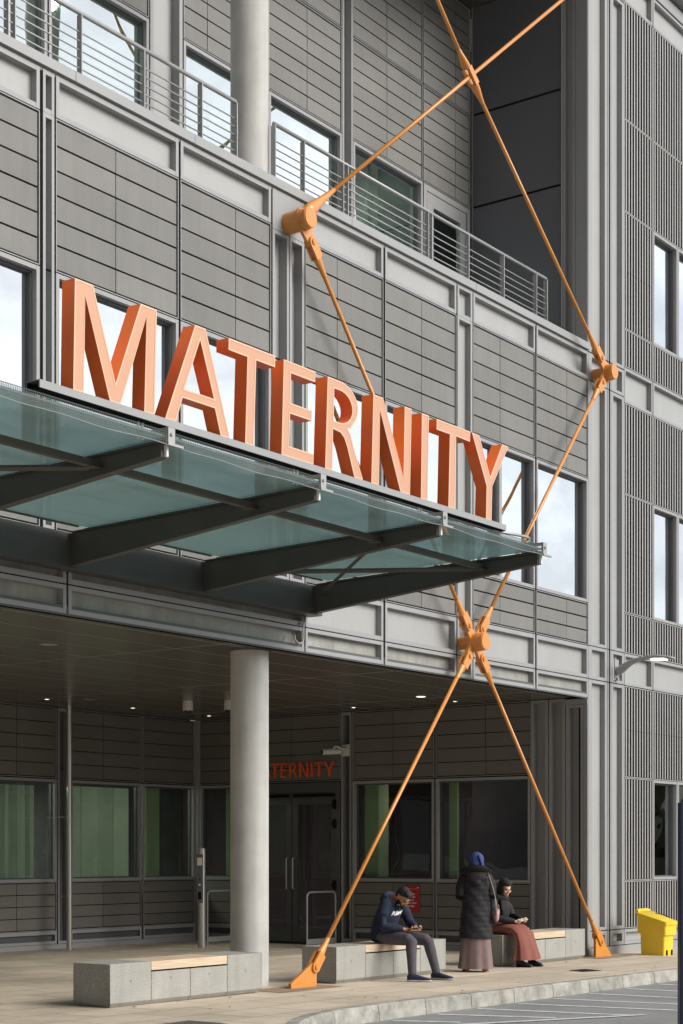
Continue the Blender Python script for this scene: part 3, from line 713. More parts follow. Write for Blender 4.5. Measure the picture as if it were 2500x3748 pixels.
# ------------------------------------------------------------------ MATERNITY letters
def arc(cx,cz,rx,rz,a0,a1,n=9): return [(cx+rx*math.cos(R(a0+(a1-a0)*i/n)),cz+rz*math.sin(R(a0+(a1-a0)*i/n))) for i in range(n+1)]
H_=.843
LET={
'M':[[(9.010,0),(9.010,H_),(9.205,H_),(9.467,.150),(9.737,H_),(9.925,H_),(9.918,0),(9.797,0),(9.806,.757),(9.528,0),(9.408,0),(9.122,.738),(9.124,0)]],
'A':[[(10.042,0),(10.391,H_),(10.522,H_),(10.860,0),(10.738,0),(10.656,.214),(10.251,.214),(10.174,0)],[(10.272,.290),(10.456,.735),(10.643,.290)]],
'T':[[(10.820,H_),(11.454,H_),(11.454,.742),(11.192,.742),(11.180,0),(11.061,0),(11.073,.742),(10.820,.742)]],
'E':[[(11.566,0),(11.575,H_),(12.041,H_),(12.039,.745),(11.682,.745),(11.680,.482),(12.000,.482),(11.998,.388),(11.678,.388),(11.674,.098),(12.034,.098),(12.032,0)]],
'R':[[(12.211,0),(12.226,H_)]+[(12.42,H_)]+arc(12.42,.633,.29,.21,80,-40,10)+[(12.60,.445),(12.552,.428)]+[(12.600,.385),(12.650,.28),(12.812,0),(12.672,0),(12.55,.26),(12.50,.335),(12.44,.375),(12.322,.385),(12.322,0)],
     [(12.330,.462),(12.330,.757),(12.42,.757)]+arc(12.42,.61,.20,.147,80,-80,10)+[(12.42,.462)]],
'N':[[(12.946,0),(12.955,H_),(13.117,H_),(13.490,.150),(13.488,H_),(13.608,H_),(13.606,0),(13.443,0),(13.070,.712),(13.072,0)]],
'I':[[(13.802,0),(13.792,H_),(13.918,H_),(13.924,0)]],
'T2':[[(14.062,H_),(14.704,H_),(14.698,.738),(14.432,.742),(14.435,0),(14.309,0),(14.312,.738),(14.064,.735)]],
'Y':[[(14.735,H_),(14.879,H_),(15.117,.452),(15.352,H_),(15.480,H_),(15.162,.362),(15.160,0),(15.046,0),(15.046,.345)]],
}
def area(p): return sum(p[i][0]*p[(i+1)%len(p)][1]-p[(i+1)%len(p)][0]*p[i][1] for i in range(len(p)))/2
def offset(p,d):
    """offset a closed outline to its left side by d (d>0 shrinks a counter-clockwise outline)"""
    n=len(p); out=[]
    for i in range(n):
        a,b,c=Vector(p[i-1]),Vector(p[i]),Vector(p[(i+1)%n])
        e1=(b-a).normalized(); e2=(c-b).normalized(); n1=Vector((-e1.y,e1.x)); n2=Vector((-e2.y,e2.x))
        m_=(n1+n2); k=m_.dot(n1)
        m_=m_/max(k,.32)
        out.append(tuple(b+m_*d))
    return out
def extrude2d(outlines,depth,name):
    """filled outlines (holes by even-odd) in x-z, extruded along +y from 0 to depth"""
    cu=bpy.data.curves.new(name,'CURVE'); cu.dimensions='2D'; cu.fill_mode='BOTH'; cu.extrude=depth/2
    for o in outlines:
        sp=cu.splines.new('POLY'); sp.points.add(len(o)-1); sp.use_cyclic_u=True
        for q,(x,z) in zip(sp.points,o): q.co=(x,z,0,1)
    t=bpy.data.objects.new('tmp',cu); C.objects.link(t)
    dg=bpy.context.evaluated_depsgraph_get(); dg.update()
    me=bpy.data.meshes.new_from_object(t.evaluated_get(dg)); me.name=name
    bpy.data.objects.remove(t); bpy.data.curves.remove(cu); me.materials.clear()
    me.transform(Matrix(((1,0,0,0),(0,0,-1,depth/2),(0,1,0,0),(0,0,0,1))))
    return me
sg=thing('maternity_sign','large raised orange MATERNITY letters standing along the canopy edge','sign',(12.05,9.05,5.10))
LEAN=Matrix.Rotation(R(1.25),4,'X')
def letter_mesh(k):
    o=LET[k]; oc=[]; 
    for i,p in enumerate(o):
        ccw=area(p)>0
        if (i==0)!=ccw: p=p[::-1]
        oc.append(p)
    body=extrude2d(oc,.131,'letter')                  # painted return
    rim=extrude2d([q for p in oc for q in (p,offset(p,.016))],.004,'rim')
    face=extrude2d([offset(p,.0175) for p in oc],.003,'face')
    return body,rim,face
for k in ('M','A','T','E','R','N','I','T2','Y'):
    body,rim,face=letter_mesh(k)
    mx=Matrix.Translation((-12.05,0,0))
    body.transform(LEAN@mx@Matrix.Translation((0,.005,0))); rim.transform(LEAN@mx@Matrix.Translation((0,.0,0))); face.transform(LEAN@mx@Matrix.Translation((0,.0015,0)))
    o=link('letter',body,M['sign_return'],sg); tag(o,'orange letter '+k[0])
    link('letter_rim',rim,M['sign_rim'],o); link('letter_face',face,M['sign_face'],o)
mb=MB(); mb.box(8.651,15.442,9.035,9.047,5.038,5.098); mb.box(8.651,15.442,9.047,9.18,5.094,5.098); mb.build('fascia_strip',M['alu'],sg)
mb=MB(); mb.box(8.66,15.435,9.048,9.18,5.03,5.05); mb.box(8.66,15.435,9.168,9.18,5.05,5.092)
mb.build('base_channel',M['black'],sg)

# flat lettering over the door, same alphabet
ws=thing('wall_sign','flat dark orange MATERNITY lettering on the panels above the entrance door','sign',(XP,17.9,2.93))
sc=.262/.843
for k in ('M','A','T','E','R','N','I','T2','Y'):
    oc=[]
    for i,p in enumerate(LET[k]):
        if (i==0)!=(area(p)>0): p=p[::-1]
        oc.append(p)
    me=extrude2d(oc,.03,'letter')
    # reading direction runs from deep (high Y) to front (low Y)
    Y0=17.175; 
    me.transform(Matrix(((0,sc*0+1,0,-.026),(-.304,0,0,Y0+15.48*.304-17.9),(0,0,sc,0),(0,0,0,1))))
    tag(link('letter',me,M['sign_small'],ws),'flat orange letter '+k[0])

# ------------------------------------------------------------------ orange steel cross bracing
br=thing('cross_bracing','orange steel cross bracing of rods and pinned nodes in front of the facade','bracing',(19.7,12.03,0))
YR_=12.03; RR=.0265
nodes={'L':(15.77,9.14),'C':(19.69,4.50),'R':(23.66,9.15)}
def v3(p,y=YR_): return Vector((p[0],y,p[1]))
def rod(a,b,forkA=True,forkB=True):
    """tie rod with tapered sockets and slotted fork ends around the node plates"""
    a,b=v3(a),v3(b); d=(b-a).normalized(); mb=MB()
    s=a+d*(.38 if forkA else 0); e=b-d*(.38 if forkB else 0)
    mb.tube([s,e],RR,16,up=(0,1,0))
    ob=mb.build('tie_rod',M['orange'],br,True)
    for p,dd,fl in ((a,d,forkA),(b,-d,forkB)):
        if not fl: continue
        mb=MB(); side=Vector((0,1,0)).cross(dd).normalized()
        # socket: round where it meets the rod, widening to a flat block
        secs=[(.43,.032,.032),(.36,.034,.034),(.26,.05,.045),(.19,.066,.048)]
        mb.tube([p+dd*q[0] for q in secs],[(q[1],q[2]) for q in secs],16,up=(0,1,0))
        for y0,y1 in ((-.048,-.022),(.022,.048)):
            out=[p+dd*.20+side*.064,p+dd*.20-side*.064]
            arcp=[p+side*.068*math.cos(R(t_))+dd*.068*math.sin(R(t_)) for t_ in range(180,361,15)]
            pts=[q+Vector((0,y0,0)) for q in [out[0]]+[out[1]]+arcp]
            mb.prism(pts,(0,y1-y0,0))
        fk=mb.build('fork_end',M['orange'],br); autosmooth(fk,40)
        mb=MB()
        for y0,y1,r_ in ((-.062,.062,.036),(-.066,-.060,.022)):
            ring=lambda yy:[(p.x+r_*math.cos(2*PI*j/20),YR_+yy,p.z+r_*math.sin(2*PI*j/20)) for j in range(20)]
            mb.rings([ring(y0),ring(y1)])
        pn=mb.build('pin',M['orange'],fk); autosmooth(pn)
    return ob
Lp,Cul,Cur,Cll,Clr,Ru,Rl,bR,bL=(15.94,8.905),(19.50,4.705),(19.86,4.70),(19.51,4.29),(19.87,4.285),(23.44,9.32),(23.48,8.95),(23.435,.21),(16.0,.225)
rod(Lp,Cul); rod(Cur,Rl); rod(Cll,bL); rod(Clr,bR)
# upper rods
upL0,upL1=(16.08,9.42),(22.206+1.2*1.0,14.406+.976)
mb=MB(); a=v3((15.80,9.19),11.97); d=(v3(upL1)-v3(upL0)).normalized()
mb.tube([v3(upL0)+d*.2,v3(upL1)],RR,16,up=(0,1,0)); mb.build('tie_rod',M['orange'],br,True)
mb=MB(); mb.tube([v3((15.80,9.165)),v3((15.95,9.31)),v3(upL0)+d*.1,v3(upL0)+d*.32,v3(upL0)+d*.42],[(.10,.06),(.085,.055),(.05,.045),(.034,.034),(.030,.030)],16,up=(0,1,0)); o=mb.build('rod_socket',M['orange'],br,True)
Rtop=(17.55,14.0); cr=(19.587,12.274); dR=(v3(Rtop)-v3(Ru)).normalized()
tb0=v3(cr)-dR*.36; tb1=v3(cr)+dR*.36
a=v3(Ru); mb=MB(); mb.tube([a+dR*.38,tb0],RR,16,up=(0,1,0)); mb.build('tie_rod',M['orange'],br,True)
mb=MB(); mb.tube([tb1,v3(Rtop)],RR,16,up=(0,1,0)); mb.build('tie_rod',M['orange'],br,True)
# lower fork of that rod
mb=MB(); side=Vector((0,1,0)).cross(dR).normalized(); p=a
secs=[(.50,.032,.032),(.40,.036,.036),(.26,.052,.045),(.19,.066,.048)]
mb.tube([p+dR*q[0] for q in secs],[(q[1],q[2]) for q in secs],16,up=(0,1,0))
for y0,y1 in ((-.048,-.022),(.022,.048)):
    arcp=[p+side*.068*math.cos(R(t_))+dR*.068*math.sin(R(t_)) for t_ in range(180,361,15)]
    mb.prism([q+Vector((0,y0,0)) for q in [p+dR*.20+side*.064,p+dR*.20-side*.064]+arcp],(0,y1-y0,0))
fk=mb.build('fork_end',M['orange'],br); autosmooth(fk,40)
mb=MB()
for y0,y1,r_ in ((-.062,.062,.036),(-.066,-.060,.022)):
    mb.rings([[(p.x+r_*math.cos(2*PI*j/20),YR_+yy,p.z+r_*math.sin(2*PI*j/20)) for j in range(20)] for yy in (y0,y1)])
autosmooth(mb.build('pin',M['orange'],fk))
# slotted crossing piece: two tapered ends joined by two cheeks (front and back), the other rod passes between
mb=MB(); c_=v3(cr)
for sgn in (1,-1):
    secs=[(.40,.028,.028),(.33,.034,.036),(.20,.047,.058),(.12,.048,.062)]
    mb.tube([c_+dR*sgn*q[0] for q in secs],[(q[1],q[2]) for q in secs],16,up=(0,1,0))
for y0,y1 in ((-.062,-.034),(.034,.062)):
    q0=[c_-dR*.13+side*.046,c_+dR*.13+side*.046,c_+dR*.13-side*.046,c_-dR*.13-side*.046]
    mb.prism([q+Vector((0,y0,0)) for q in q0],(0,y1-y0,0))
autosmooth(mb.build('crossing_link',M['orange'],br),40)
# node castings
def cyl(mb,c,y0,y1,r,n=40):
    ring=lambda yy:[(c[0]+r*math.cos(2*PI*j/n),yy,c[1]+r*math.sin(2*PI*j/n)) for j in range(n)]
    mb.rings([ring(y0),ring(y1)])
def node(c,pins,ycap,full=False):
    mb=MB(); cyl(mb,c,YR_+.02,12.30,.092 if len(pins)>1 else .127); cyl(mb,c,ycap+.075,YR_+.0199,.127)
    nd=mb.build('node_stub',M['orange'],br); autosmooth(nd)
    mb=MB(); cyl(mb,c,ycap+.012,ycap+.074,.122); cyl(mb,c,ycap,ycap+.012,.112); autosmooth(mb.build('node_cap',M['orange'],nd))
    mb=MB()
    # plate: star outline through the pins with concave flanks
    cx,cz=c; ang=sorted([math.atan2(p[1]-cz,p[0]-cx) for p in pins]); P=sorted(pins,key=lambda p:math.atan2(p[1]-cz,p[0]-cx))
    pts=[]
    n=len(P)
    for i,p in enumerate(P):
        a_=math.atan2(p[1]-cz,p[0]-cx)
        for t_ in range(-80,81,20):
            th=a_+R(t_); pts.append((p[0]+.062*math.cos(th),YR_-.02,p[1]+.062*math.sin(th)))
        a2=math.atan2(P[(i+1)%n][1]-cz,P[(i+1)%n][0]-cx)
        if i==n-1: a2+=2*PI
        gap=a2-a_
        rmid=.135 
        if gap>PI*1.0:
            for f in (.25,.4,.5,.6,.75):
                th=a_+gap*f; pts.append((cx+.140*math.cos(th),YR_-.02,cz+.140*math.sin(th)))
        else:
            for f in (.35,.5,.65):
                th=a_+gap*f; pts.append((cx+rmid*math.cos(th),YR_-.02,cz+rmid*math.sin(th)))
    mb.prism(pts,(0,.04,0)); autosmooth(mb.build('node_plate',M['orange'],nd),50)
node(nodes['C'],[Cul,Cur,Cll,Clr],11.84); node((23.66,9.14),[Ru,Rl],11.88); node((15.78,9.13),[Lp],11.90)
for sx,c in ((1,bL),(-1,bR)):
    mb=MB(); g=GZ(c[0])
    x_v=c[0]+sx*.03 if sx>0 else c[0]-.10
    if sx>0: out=[(15.53,g),(16.035,g),(16.035,.18),(16.045,.235),(16.02,.272),(15.975,.285),(15.93,.262),(15.53,g+.06)]
    else: out=[(23.265,g),(23.80,g),(23.79,g+.02),(23.485,.262),(23.44,.285),(23.395,.275),(23.265,.255)]
    mb.prism([(x_,YR_-.021,z_) for x_,z_ in out],(0,.042,0)); mb.build('base_gusset',M['orange'],br,bevel=.003)

# ------------------------------------------------------------------ benches
def bench(x0,y0,label,rise,wood=(1,3)):
    L_=2.5; wd=.53; hh=.455; g=GZ(x0+1.2)
    t=thing('bench',label,'bench',(x0,y0,g),0,'concrete and timber block benches on the pavement')
    for i in range(4):
        a,b=x0+i*.625+.002,x0+(i+1)*.625-.002
        top=hh if i in (0,3) else hh-.112
        mb=MB(); ch=.05
        prof=lambda x,e:[(x,y0+ch,g),(x,y0,g+ch),(x,y0,g+top),(x,y0+wd,g+top),(x,y0+wd,g+ch),(x,y0+wd-ch,g)]
        if i==0:
            r0=[(a+ch,y0+ch,g),(a,y0,g+ch),(a,y0,g+top),(a,y0+wd,g+top),(a,y0+wd,g+ch),(a+ch,y0+wd-ch,g)]; r1=prof(b,0)
        elif i==3:
            r0=prof(a,0); r1=[(b-ch,y0+ch,g),(b,y0,g+ch),(b,y0,g+top),(b,y0+wd,g+top),(b,y0+wd,g+ch),(b-ch,y0+wd-ch,g)]
        else: r0,r1=prof(a,0),prof(b,0)
        mb.rings([r0,r1])
        bl=mb.build('end_block' if i in(0,3) else 'middle_block',M['bench_concrete'],t,bevel=.007)
        mb=MB(); cx=(a+b)/2; cz=g+.27
        mb.rings([[(cx+.011*math.cos(2*PI*j/12),yy,cz+.011*math.sin(2*PI*j/12)) for j in range(12)] for yy in (y0-.004,y0+.01)]); mb.build('fixing_bolt',M['stainless'],bl)
    for k in range(4):
        mb=MB(); w=wd/4; mb.box(x0+.629,x0+1.871,y0+k*w+.003,y0+(k+1)*w-.003,g+hh-.095,g+hh-.002); mb.build('seat_slat',M['timber'],t,bevel=.004)
    mb=MB(); mb.box(x0+.64,x0+1.86,y0+.03,y0+wd-.03,g+hh-.113,g+hh-.096); mb.build('packer',M['black'],t)
    return t
bench(12.42,11.95,'empty concrete bench with pale timber seat in front of the round column',0)
bench(16.46,12.03,'concrete bench with timber seat on which the man in the hoodie sits',0)
bench(20.43,12.02,'concrete bench by the right corner on which the woman in a rust skirt sits',0)

# ------------------------------------------------------------------ street furniture and fittings
# yellow grit bin
x0,x1=24.335,24.665; yb,yf=11.77,11.36; g=GZ(24.6)
gb=thing('grit_bin','yellow plastic grit bin with sloping lid standing by the louvred wall','bin',((x0+x1)/2,(yb+yf)/2,g))
def rrect(xa,xb,ya,yb_,z,r=.035,zf=None):
    pts=[]
    for (cx,cy,a0) in ((xb-r,yb_-r,0),(xa+r,yb_-r,90),(xa+r,ya+r,180),(xb-r,ya+r,270)):
        for k in range(5):
            a=R(a0+90*k/4); px,py=cx+r*math.cos(a),cy+r*math.sin(a)
            zz=z if zf is None else zf+(z-zf)*(py-ya)/(yb_-ya)
            pts.append((px,py,zz))
    return pts
mb=MB()
e=.042
mb.rings([rrect(x0,x1,yf,yb,g),rrect(x0-.010,x1+.010,yf-.012,yb+.008,g+.335,zf=g+.30),rrect(x0-e,x1+e,yf-.045,yb+.045,g+.365,.04,zf=g+.325),rrect(x0-e-.006,x1+e+.006,yf-.05,yb+.05,g+.645,.04,zf=g+.495)])
o=mb.build('body',M['yellow'],gb); autosmooth(o,50)
mb=MB()
mb.rings([rrect(x0-e-.018,x1+e+.018,yf-.066,yb+.06,g+.640,.045,zf=g+.485),rrect(x0-e-.022,x1+e+.022,yf-.07,yb+.062,g+.685,.045,zf=g+.53),rrect(x0-e-.010,x1+e+.010,yf-.058,yb+.05,g+.694,.05,zf=g+.54),rrect(x0-e+.035,x1+e-.035,yf-.01,yb+.0,g+.690,.05,zf=g+.548),rrect(x0-e+.05,x1+e-.05,yf+.01,yb-.02,g+.705,.05,zf=g+.565)])
mb.tube([(x0-e-.015,yb+.04,g+.695),(x0+.08,yb+.045,g+.71),((x0+x1)/2,yb+.045,g+.698),(x1-.08,yb+.045,g+.71),(x1+e+.015,yb+.04,g+.695)],.032,14)
o=mb.build('lid',M['yellow'],gb); autosmooth(o,50)
for cx in (x0+.09,x1-.06):
    mb=MB(); mb.box(cx-.03,cx+.03,yf-.008,yf+.004,g,g+.085); mb.build('fork_slot',M['black'],gb)
mb=MB(); mb.tube([((x0+x1)/2+.02,yf+.24,g+.665),((x0+x1)/2+.09,yf+.12,g+.64),((x0+x1)/2+.06,yf+.03,g+.605)],.006,6); mb.build('strap',M['black'],gb)
# wall lamp
wl=thing('wall_lamp','grey wall mounted street lamp with lit flat head beside the corner','street lamp',(24.42,12.25,4.55))
mb=MB(); mb.box(24.36,24.50,12.235,12.249,4.40,4.72); mb.box(24.40,24.46,12.20,12.235,4.38,4.42); mb.build('wall_bracket',M['galv'],wl)
mb=MB(); mb.tube([(24.43,12.23,4.52),(24.43,12.13,4.57),(24.43,11.98,4.66),(24.43,11.80,4.705),(24.43,11.72,4.71)],[(.055,.075),(.053,.066),(.048,.048),(.046,.036),(.046,.034)],16); autosmooth(mb.build('arm',M['galv'],wl),60)
mb=MB(); mb.tube([(24.43,11.73,4.712),(24.43,11.66,4.715),(24.43,11.5,4.712),(24.43,11.3,4.69),(24.43,11.22,4.672)],[(.05,.036),(.10,.04),(.125,.036),(.11,.024),(.05,.012)],20); autosmooth(mb.build('head',M['galv'],wl),60)
mb=MB(); mb.poly([(24.36,11.62,4.668),(24.50,11.62,4.668),(24.50,11.36,4.660),(24.36,11.36,4.660)]); mb.build('lens',M['lamp_on'],wl)
# rainwater pipe
rp=thing('downpipe','stainless steel rainwater pipe rising in front of the rear window wall','pipe',(19.72,19.9,0))
mb=MB(); mb.tube([(19.72,19.9,GZ(19.7)-.01),(19.72,19.9,4.06)],.047,20); autosmooth(mb.build('pipe',M['stainless'],rp))
for z in (.86,2.17):
    mb=MB(); mb.tube([(19.72,19.9,z),(19.72,19.9,z+.03)],.053,20); mb.box(19.66,19.68,19.88,20.36,z+.005,z+.022); autosmooth(mb.build('collar',M['stainless'],rp))
# intercom post
ip=thing('intercom_post','slim stainless steel intercom post left of the round column base','intercom',(21.57,18.6,0))
mb=MB(); mb.tube([(21.57,18.6,GZ(21.6)-.01),(21.57,18.6,1.67)],.07,24); autosmooth(mb.build('post',M['stainless'],ip))
u=Vector((-.809,-.588,0)); w_=Vector((.588,-.809,0)); c0=Vector((21.57,18.6,0))-w_*.03
mb=MB()
pr=[c0+u*.03-w_*.055,c0+u*.085-w_*.055,c0+u*.085+w_*.055,c0+u*.03+w_*.055]
mb.prism([(*p.xy,.74) for p in pr],(0,0,.83)); mb.build('panel',M['framedark'],ip,bevel=.004)
mb=MB(); pr=[c0+u*.0855-w_*.043,c0+u*.0875-w_*.043,c0+u*.0875+w_*.043,c0+u*.0855+w_*.043]; mb.prism([(*p.xy,1.38) for p in pr],(0,0,.13)); mb.build('notice',M['white_plastic'],ip)
mb=MB(); q=c0+u*.0885; mb.poly([(*(q-w_*.03).xy,1.435),(*(q+w_*.03).xy,1.435),(*q.xy,1.485)]); mb.build('warning_triangle',M['yellow'],ip)
mb=MB()
for z,dz,wd in ((1.13,.02,.012),(.80,.13,.028)): pr=[c0+u*.0855-w_*wd,c0+u*.0885-w_*wd,c0+u*.0885+w_*wd,c0+u*.0855+w_*wd]; mb.prism([(*p.xy,z) for p in pr],(0,0,dz))
mb.build('speaker_slot',M['black'],ip)
mb=MB(); pr=[c0+u*.0855-w_*.016,c0+u*.088-w_*.016,c0+u*.088+w_*.016,c0+u*.0855+w_*.016]; mb.prism([(*p.xy,1.04) for p in pr],(0,0,.022)); mb.build('call_button',M['white_metal'],ip)
# door guard hoops
def hoop(y,xa,label):
    t=thing('guard_hoop',label,'barrier',(xa,y,GZ(xa)),0,'bent steel hoops beside the entrance doors')
    mb=MB(); r_=.09; top=.92; pts=[(xa,y,GZ(xa)-.01),(xa,y,top-r_)]+[(xa+r_-r_*math.cos(R(a)),y,top-r_+r_*math.sin(R(a))) for a in (30,60,90)]
    xb=XP-.06; pts+=[(xb-r_+r_*math.sin(R(a)),y,top-r_+r_*math.cos(R(a))) for a in (0,30,60,90)]+[(xb,y,GZ(xb)-.01)]
    mb.tube(pts,.017,10,up=(0,1,0)); autosmooth(mb.build('hoop',M['rail'],t))
    mb=MB(); mb.box(xa+.02,xb-.02,y-.006,y+.006,.03,.12); mb.build('kick_rail',M['rail'],t)
hoop(17.12,22.58,'bent steel guard hoop right of the entrance doors behind the leaning rod')
hoop(19.05,22.24,'bent steel guard hoop left of the entrance doors beside the intercom post')
# CCTV cameras
cv=thing('security_camera','white bullet security camera bracketed to the recess wall beside the door','camera',(XP,16.94,3.35))
mb=MB(); mb.box(XP-.02,XP-.001,16.86,17.02,3.27,3.47); mb.box(XP-.10,XP-.02,16.91,16.97,3.33,3.41); mb.build('bracket',M['white_plastic'],cv)
mb=MB(); mb.tube([(XP-.08,16.94,3.38),(XP-.16,17.0,3.43),(XP-.2,17.03,3.43),(XP-.22,17.05,3.38)],.02,8); mb.build('arm',M['white_plastic'],cv)
mb=MB(); mb.tube([(XP-.10,16.98,3.35),(XP-.36,17.18,3.335)],.05,14); autosmooth(mb.build('housing',M['white_plastic'],cv))
mb=MB(); mb.tube([(XP-.355,17.176,3.335),(XP-.368,17.186,3.334)],.038,14); mb.build('camera_lens',M['black'],cv)
for (x,y,lab) in ((20.32,17.82,'white dome camera hanging from the soffit left of the column'),(20.62,17.2,'white dome camera on the soffit half hidden by the column')):
    t=thing('dome_camera',lab,'camera',(x,y,4.045),0,'dome cameras under the soffit')
    mb=MB(); mb.tube([(x,y,4.045),(x,y,3.99),(x,y,3.89)],[.075,.085,.085],20); autosmooth(mb.build('housing',M['white_plastic'],t))
    mb=MB(); mb.ball((x,y,3.89),(.06,.06,.05)); mb.build('dome',M['phone_dark'],t,True)
# downlights
DL=[(21.90,14.36,.075,'downlight_on','bright round downlight in the soffit nearest the corner'),(22.92,14.37,.032,'downlight_on','small lit downlight in the soffit near the corner wall'),(22.88,16.36,.035,'downlight_on','small lit downlight over the entrance doors'),(22.75,19.45,.035,'downlight_on','small lit downlight near the rear inner corner of the recess'),(20.76,19.44,.035,'downlight_on','small lit downlight above the rear wall just right of the downpipe'),(18.77,19.44,.035,'downlight_on','small lit downlight above the rear wall left of the downpipe'),(13.82,14.29,.09,'soffitline','unlit round soffit disc close to the front edge'),(19.17,18.9,.09,'soffitline','unlit round soffit disc far back near the downpipe')]
for x,y,r_,m_,lab in DL:
    t=thing('downlight',lab,'ceiling light',(x,y,4.045),0,'round fittings set in the soffit')
    mb=MB(); mb.rings([[(x+q*math.cos(2*PI*j/24),y+q*math.sin(2*PI*j/24),4.041) for j in range(24)] for q in (r_,r_+.02)],cap=False); mb.build('trim_ring',M['soffitline'],t)
    mb=MB(); mb.poly([(x+r_*math.cos(2*PI*j/24),y+r_*math.sin(2*PI*j/24),4.042) for j in range(24)]); mb.build('diffuser',M[m_],t)
# red notice on the wall behind the man
rs=thing('wall_notice','red notice with white print on the wall behind the seated man','sign',(XP-.01,15.5,.6))
mb=MB(); mb.box(XP-.012,XP-.002,15.41,15.725,.59,1.045); mb.build('board',M['red'],rs)
def wall_text(t_,y,z,size,nm='lettering'):
    mx=Matrix(((0,0,-1,-.0035),(-1,0,0,y-15.5),(0,1,0,z-.6),(0,0,0,1)))
    return textmesh(nm,t_,size,M['text_white'],rs,mx,.001,bold=.001)
for t_,z in (('Please use',.885),('the bell for',.835),('access to',.785),('labour ward',.735),('and triage',.685)): wall_text(t_,15.675,z,.042)
wall_text('NHS',15.455,1.0,.022)
mb=MB(); mb.box(XP-.0135,XP-.0121,15.44,15.66,.985,.988); mb.build('rule',M['text_white'],rs)
# cable conduit under the canopy end
cc=thing('cable_conduit','short hooked grey cable conduit hanging below the canopy girder end','conduit',(16.0,12.2,4.3))
mb=MB(); mb.tube([(16.02,12.20,4.56),(16.02,12.20,4.22),(16.02,12.20,4.17),(16.0,12.2,4.135),(15.95,12.2,4.115),(15.89,12.2,4.125),(15.85,12.2,4.16),(15.845,12.2,4.2),(15.86,12.24,4.235)],.0125,10,up=(0,1,0)); mb.build('conduit_tube',M['galv'],cc,True)
mb=MB(); mb.box(15.985,16.055,12.205,12.249,4.36,4.38); mb.build('clip',M['galv'],cc)
# drain cover, manhole
t=thing('drain_cover','small dark iron drain grating in the paving near the kerb','drain',(20.45,10.72,GZ(20.4)))
mb=MB(); g=GZ(20.4)+.004
P=[(20.21,10.62),(20.57,10.53),(20.70,10.85),(20.35,10.91)]
mb.prism([(x,y,g) for x,y in P],(0,0,.004)); mb.build('frame',M['drain'],t)
mb=MB()
for i in range(7):
    f=(i+.6)/7.6
    a=Vector(P[0]).lerp(Vector(P[3]),f); b=Vector(P[1]).lerp(Vector(P[2]),f); a,b=a.lerp(b,.06),b.lerp(a,.06); d=Vector((.012,.03))*.5
    mb.poly([(a.x,a.y,g+.006),(b.x,b.y,g+.006),(b.x+d.x,b.y+d.y,g+.006),(a.x+d.x,a.y+d.y,g+.006)])
mb.build('grating_bars',M['black'],t)
t=thing('manhole_cover','grey steel manhole cover in the paving at the near edge','manhole',(11.75,10.3,GZ(11.7)))
mb=MB(); mb.box(11.53,11.9,9.98,10.43,.006,.009); mb.build('lid',M['framedark'],t)
mb=MB(); mb.box(11.5,11.525,9.95,10.46,.005,.010); mb.box(11.905,11.93,9.95,10.46,.005,.010); mb.box(11.525,11.905,9.95,9.975,.005,.010); mb.box(11.525,11.905,10.435,10.46,.005,.010); mb.build('rim',M['galv'],t)
# navy totem sign at the right edge
c=Vector((12.914,5.883)); rt=Vector((.588,-.809)); fw=Vector((.809,.588))
ts=thing('totem_sign','tall navy blue totem sign panel cut by the right edge of the view','sign',(c.x,c.y,-.17))
mb=MB(); q=[c+rt*.0,c+rt*1.0,c+rt*1.0+fw*.12,c+fw*.12]
mb.prism([(*p,-.16) for p in q],(0,0,2.18)); mb.build('panel',M['navy'],ts,bevel=.008)
mb=MB(); q=[c+rt*.02-fw*.03,c+rt*.98-fw*.03,c+rt*.98+fw*.15,c+rt*.02+fw*.15]; mb.prism([(*p,-.172) for p in q],(0,0,.1)); mb.build('base',M['framedark'],ts)

#PEOPLE_BEGIN
# ------------------------------------------------------------------ people
from mathutils.bvhtree import BVHTree
def head_parts(mb,mx,s=1.):
    """a head facing +Y in its own frame: cranium, jaw, brow, nose, lips, ears"""
    r3=mx.to_3x3()
    def e(c,r): mb.ball(mx@(Vector(c)*s),[q*s for q in r],16,11,rot=r3)
    e((0,-.012,.035),(.076,.096,.085)); e((0,.028,-.02),(.066,.068,.075)); e((0,.045,-.065),(.047,.050,.045)); e((0,.072,-.088),(.024,.024,.022))
    e((0,.083,.022),(.050,.014,.012)); e((0,.102,-.018),(.011,.017,.026)); e((0,.106,-.036),(.018,.014,.011))
    e((0,.093,-.064),(.024,.011,.007)); e((0,.091,-.076),(.020,.011,.007))
    e((.038,.078,-.022),(.022,.016,.022)); e((-.038,.078,-.022),(.022,.016,.022))
    for sx in (1,-1): e((sx*.077,-.012,-.010),(.009,.022,.033))
def eyes(par,mx,m_brow,s=1.):
    mb=MB(); r3=mx.to_3x3()
    for sx in (1,-1): mb.ball(mx@Vector((sx*.031*s,.081*s,.002*s)),(.0125*s,.009*s,.0075*s),10,7,rot=r3)
    o=mb.build('eyes',M['text_eye'],par,True)
    mb=MB()
    for sx in (1,-1):
        mb.ball(mx@Vector((sx*.031*s,.089*s,-.001*s)),(.006*s,.003*s,.006*s),8,6,rot=r3)
        mb.tube([mx@Vector((sx*q[0]*s,q[1]*s,q[2]*s)) for q in ((.014,.097,.024),(.032,.094,.029),(.052,.080,.022))],.0042*s,6)
        mb.tube([mx@Vector((sx*q[0]*s,q[1]*s,q[2]*s)) for q in ((.018,.092,.006),(.032,.0935,.009),(.046,.085,.005))],.0026*s,5)
    mb.build('brows',m_brow,par,True)
M['text_eye']=mat('eye_white',(.55,.52,.48),.3)
M['lips']=mat('lips',(.33,.10,.085),.5)
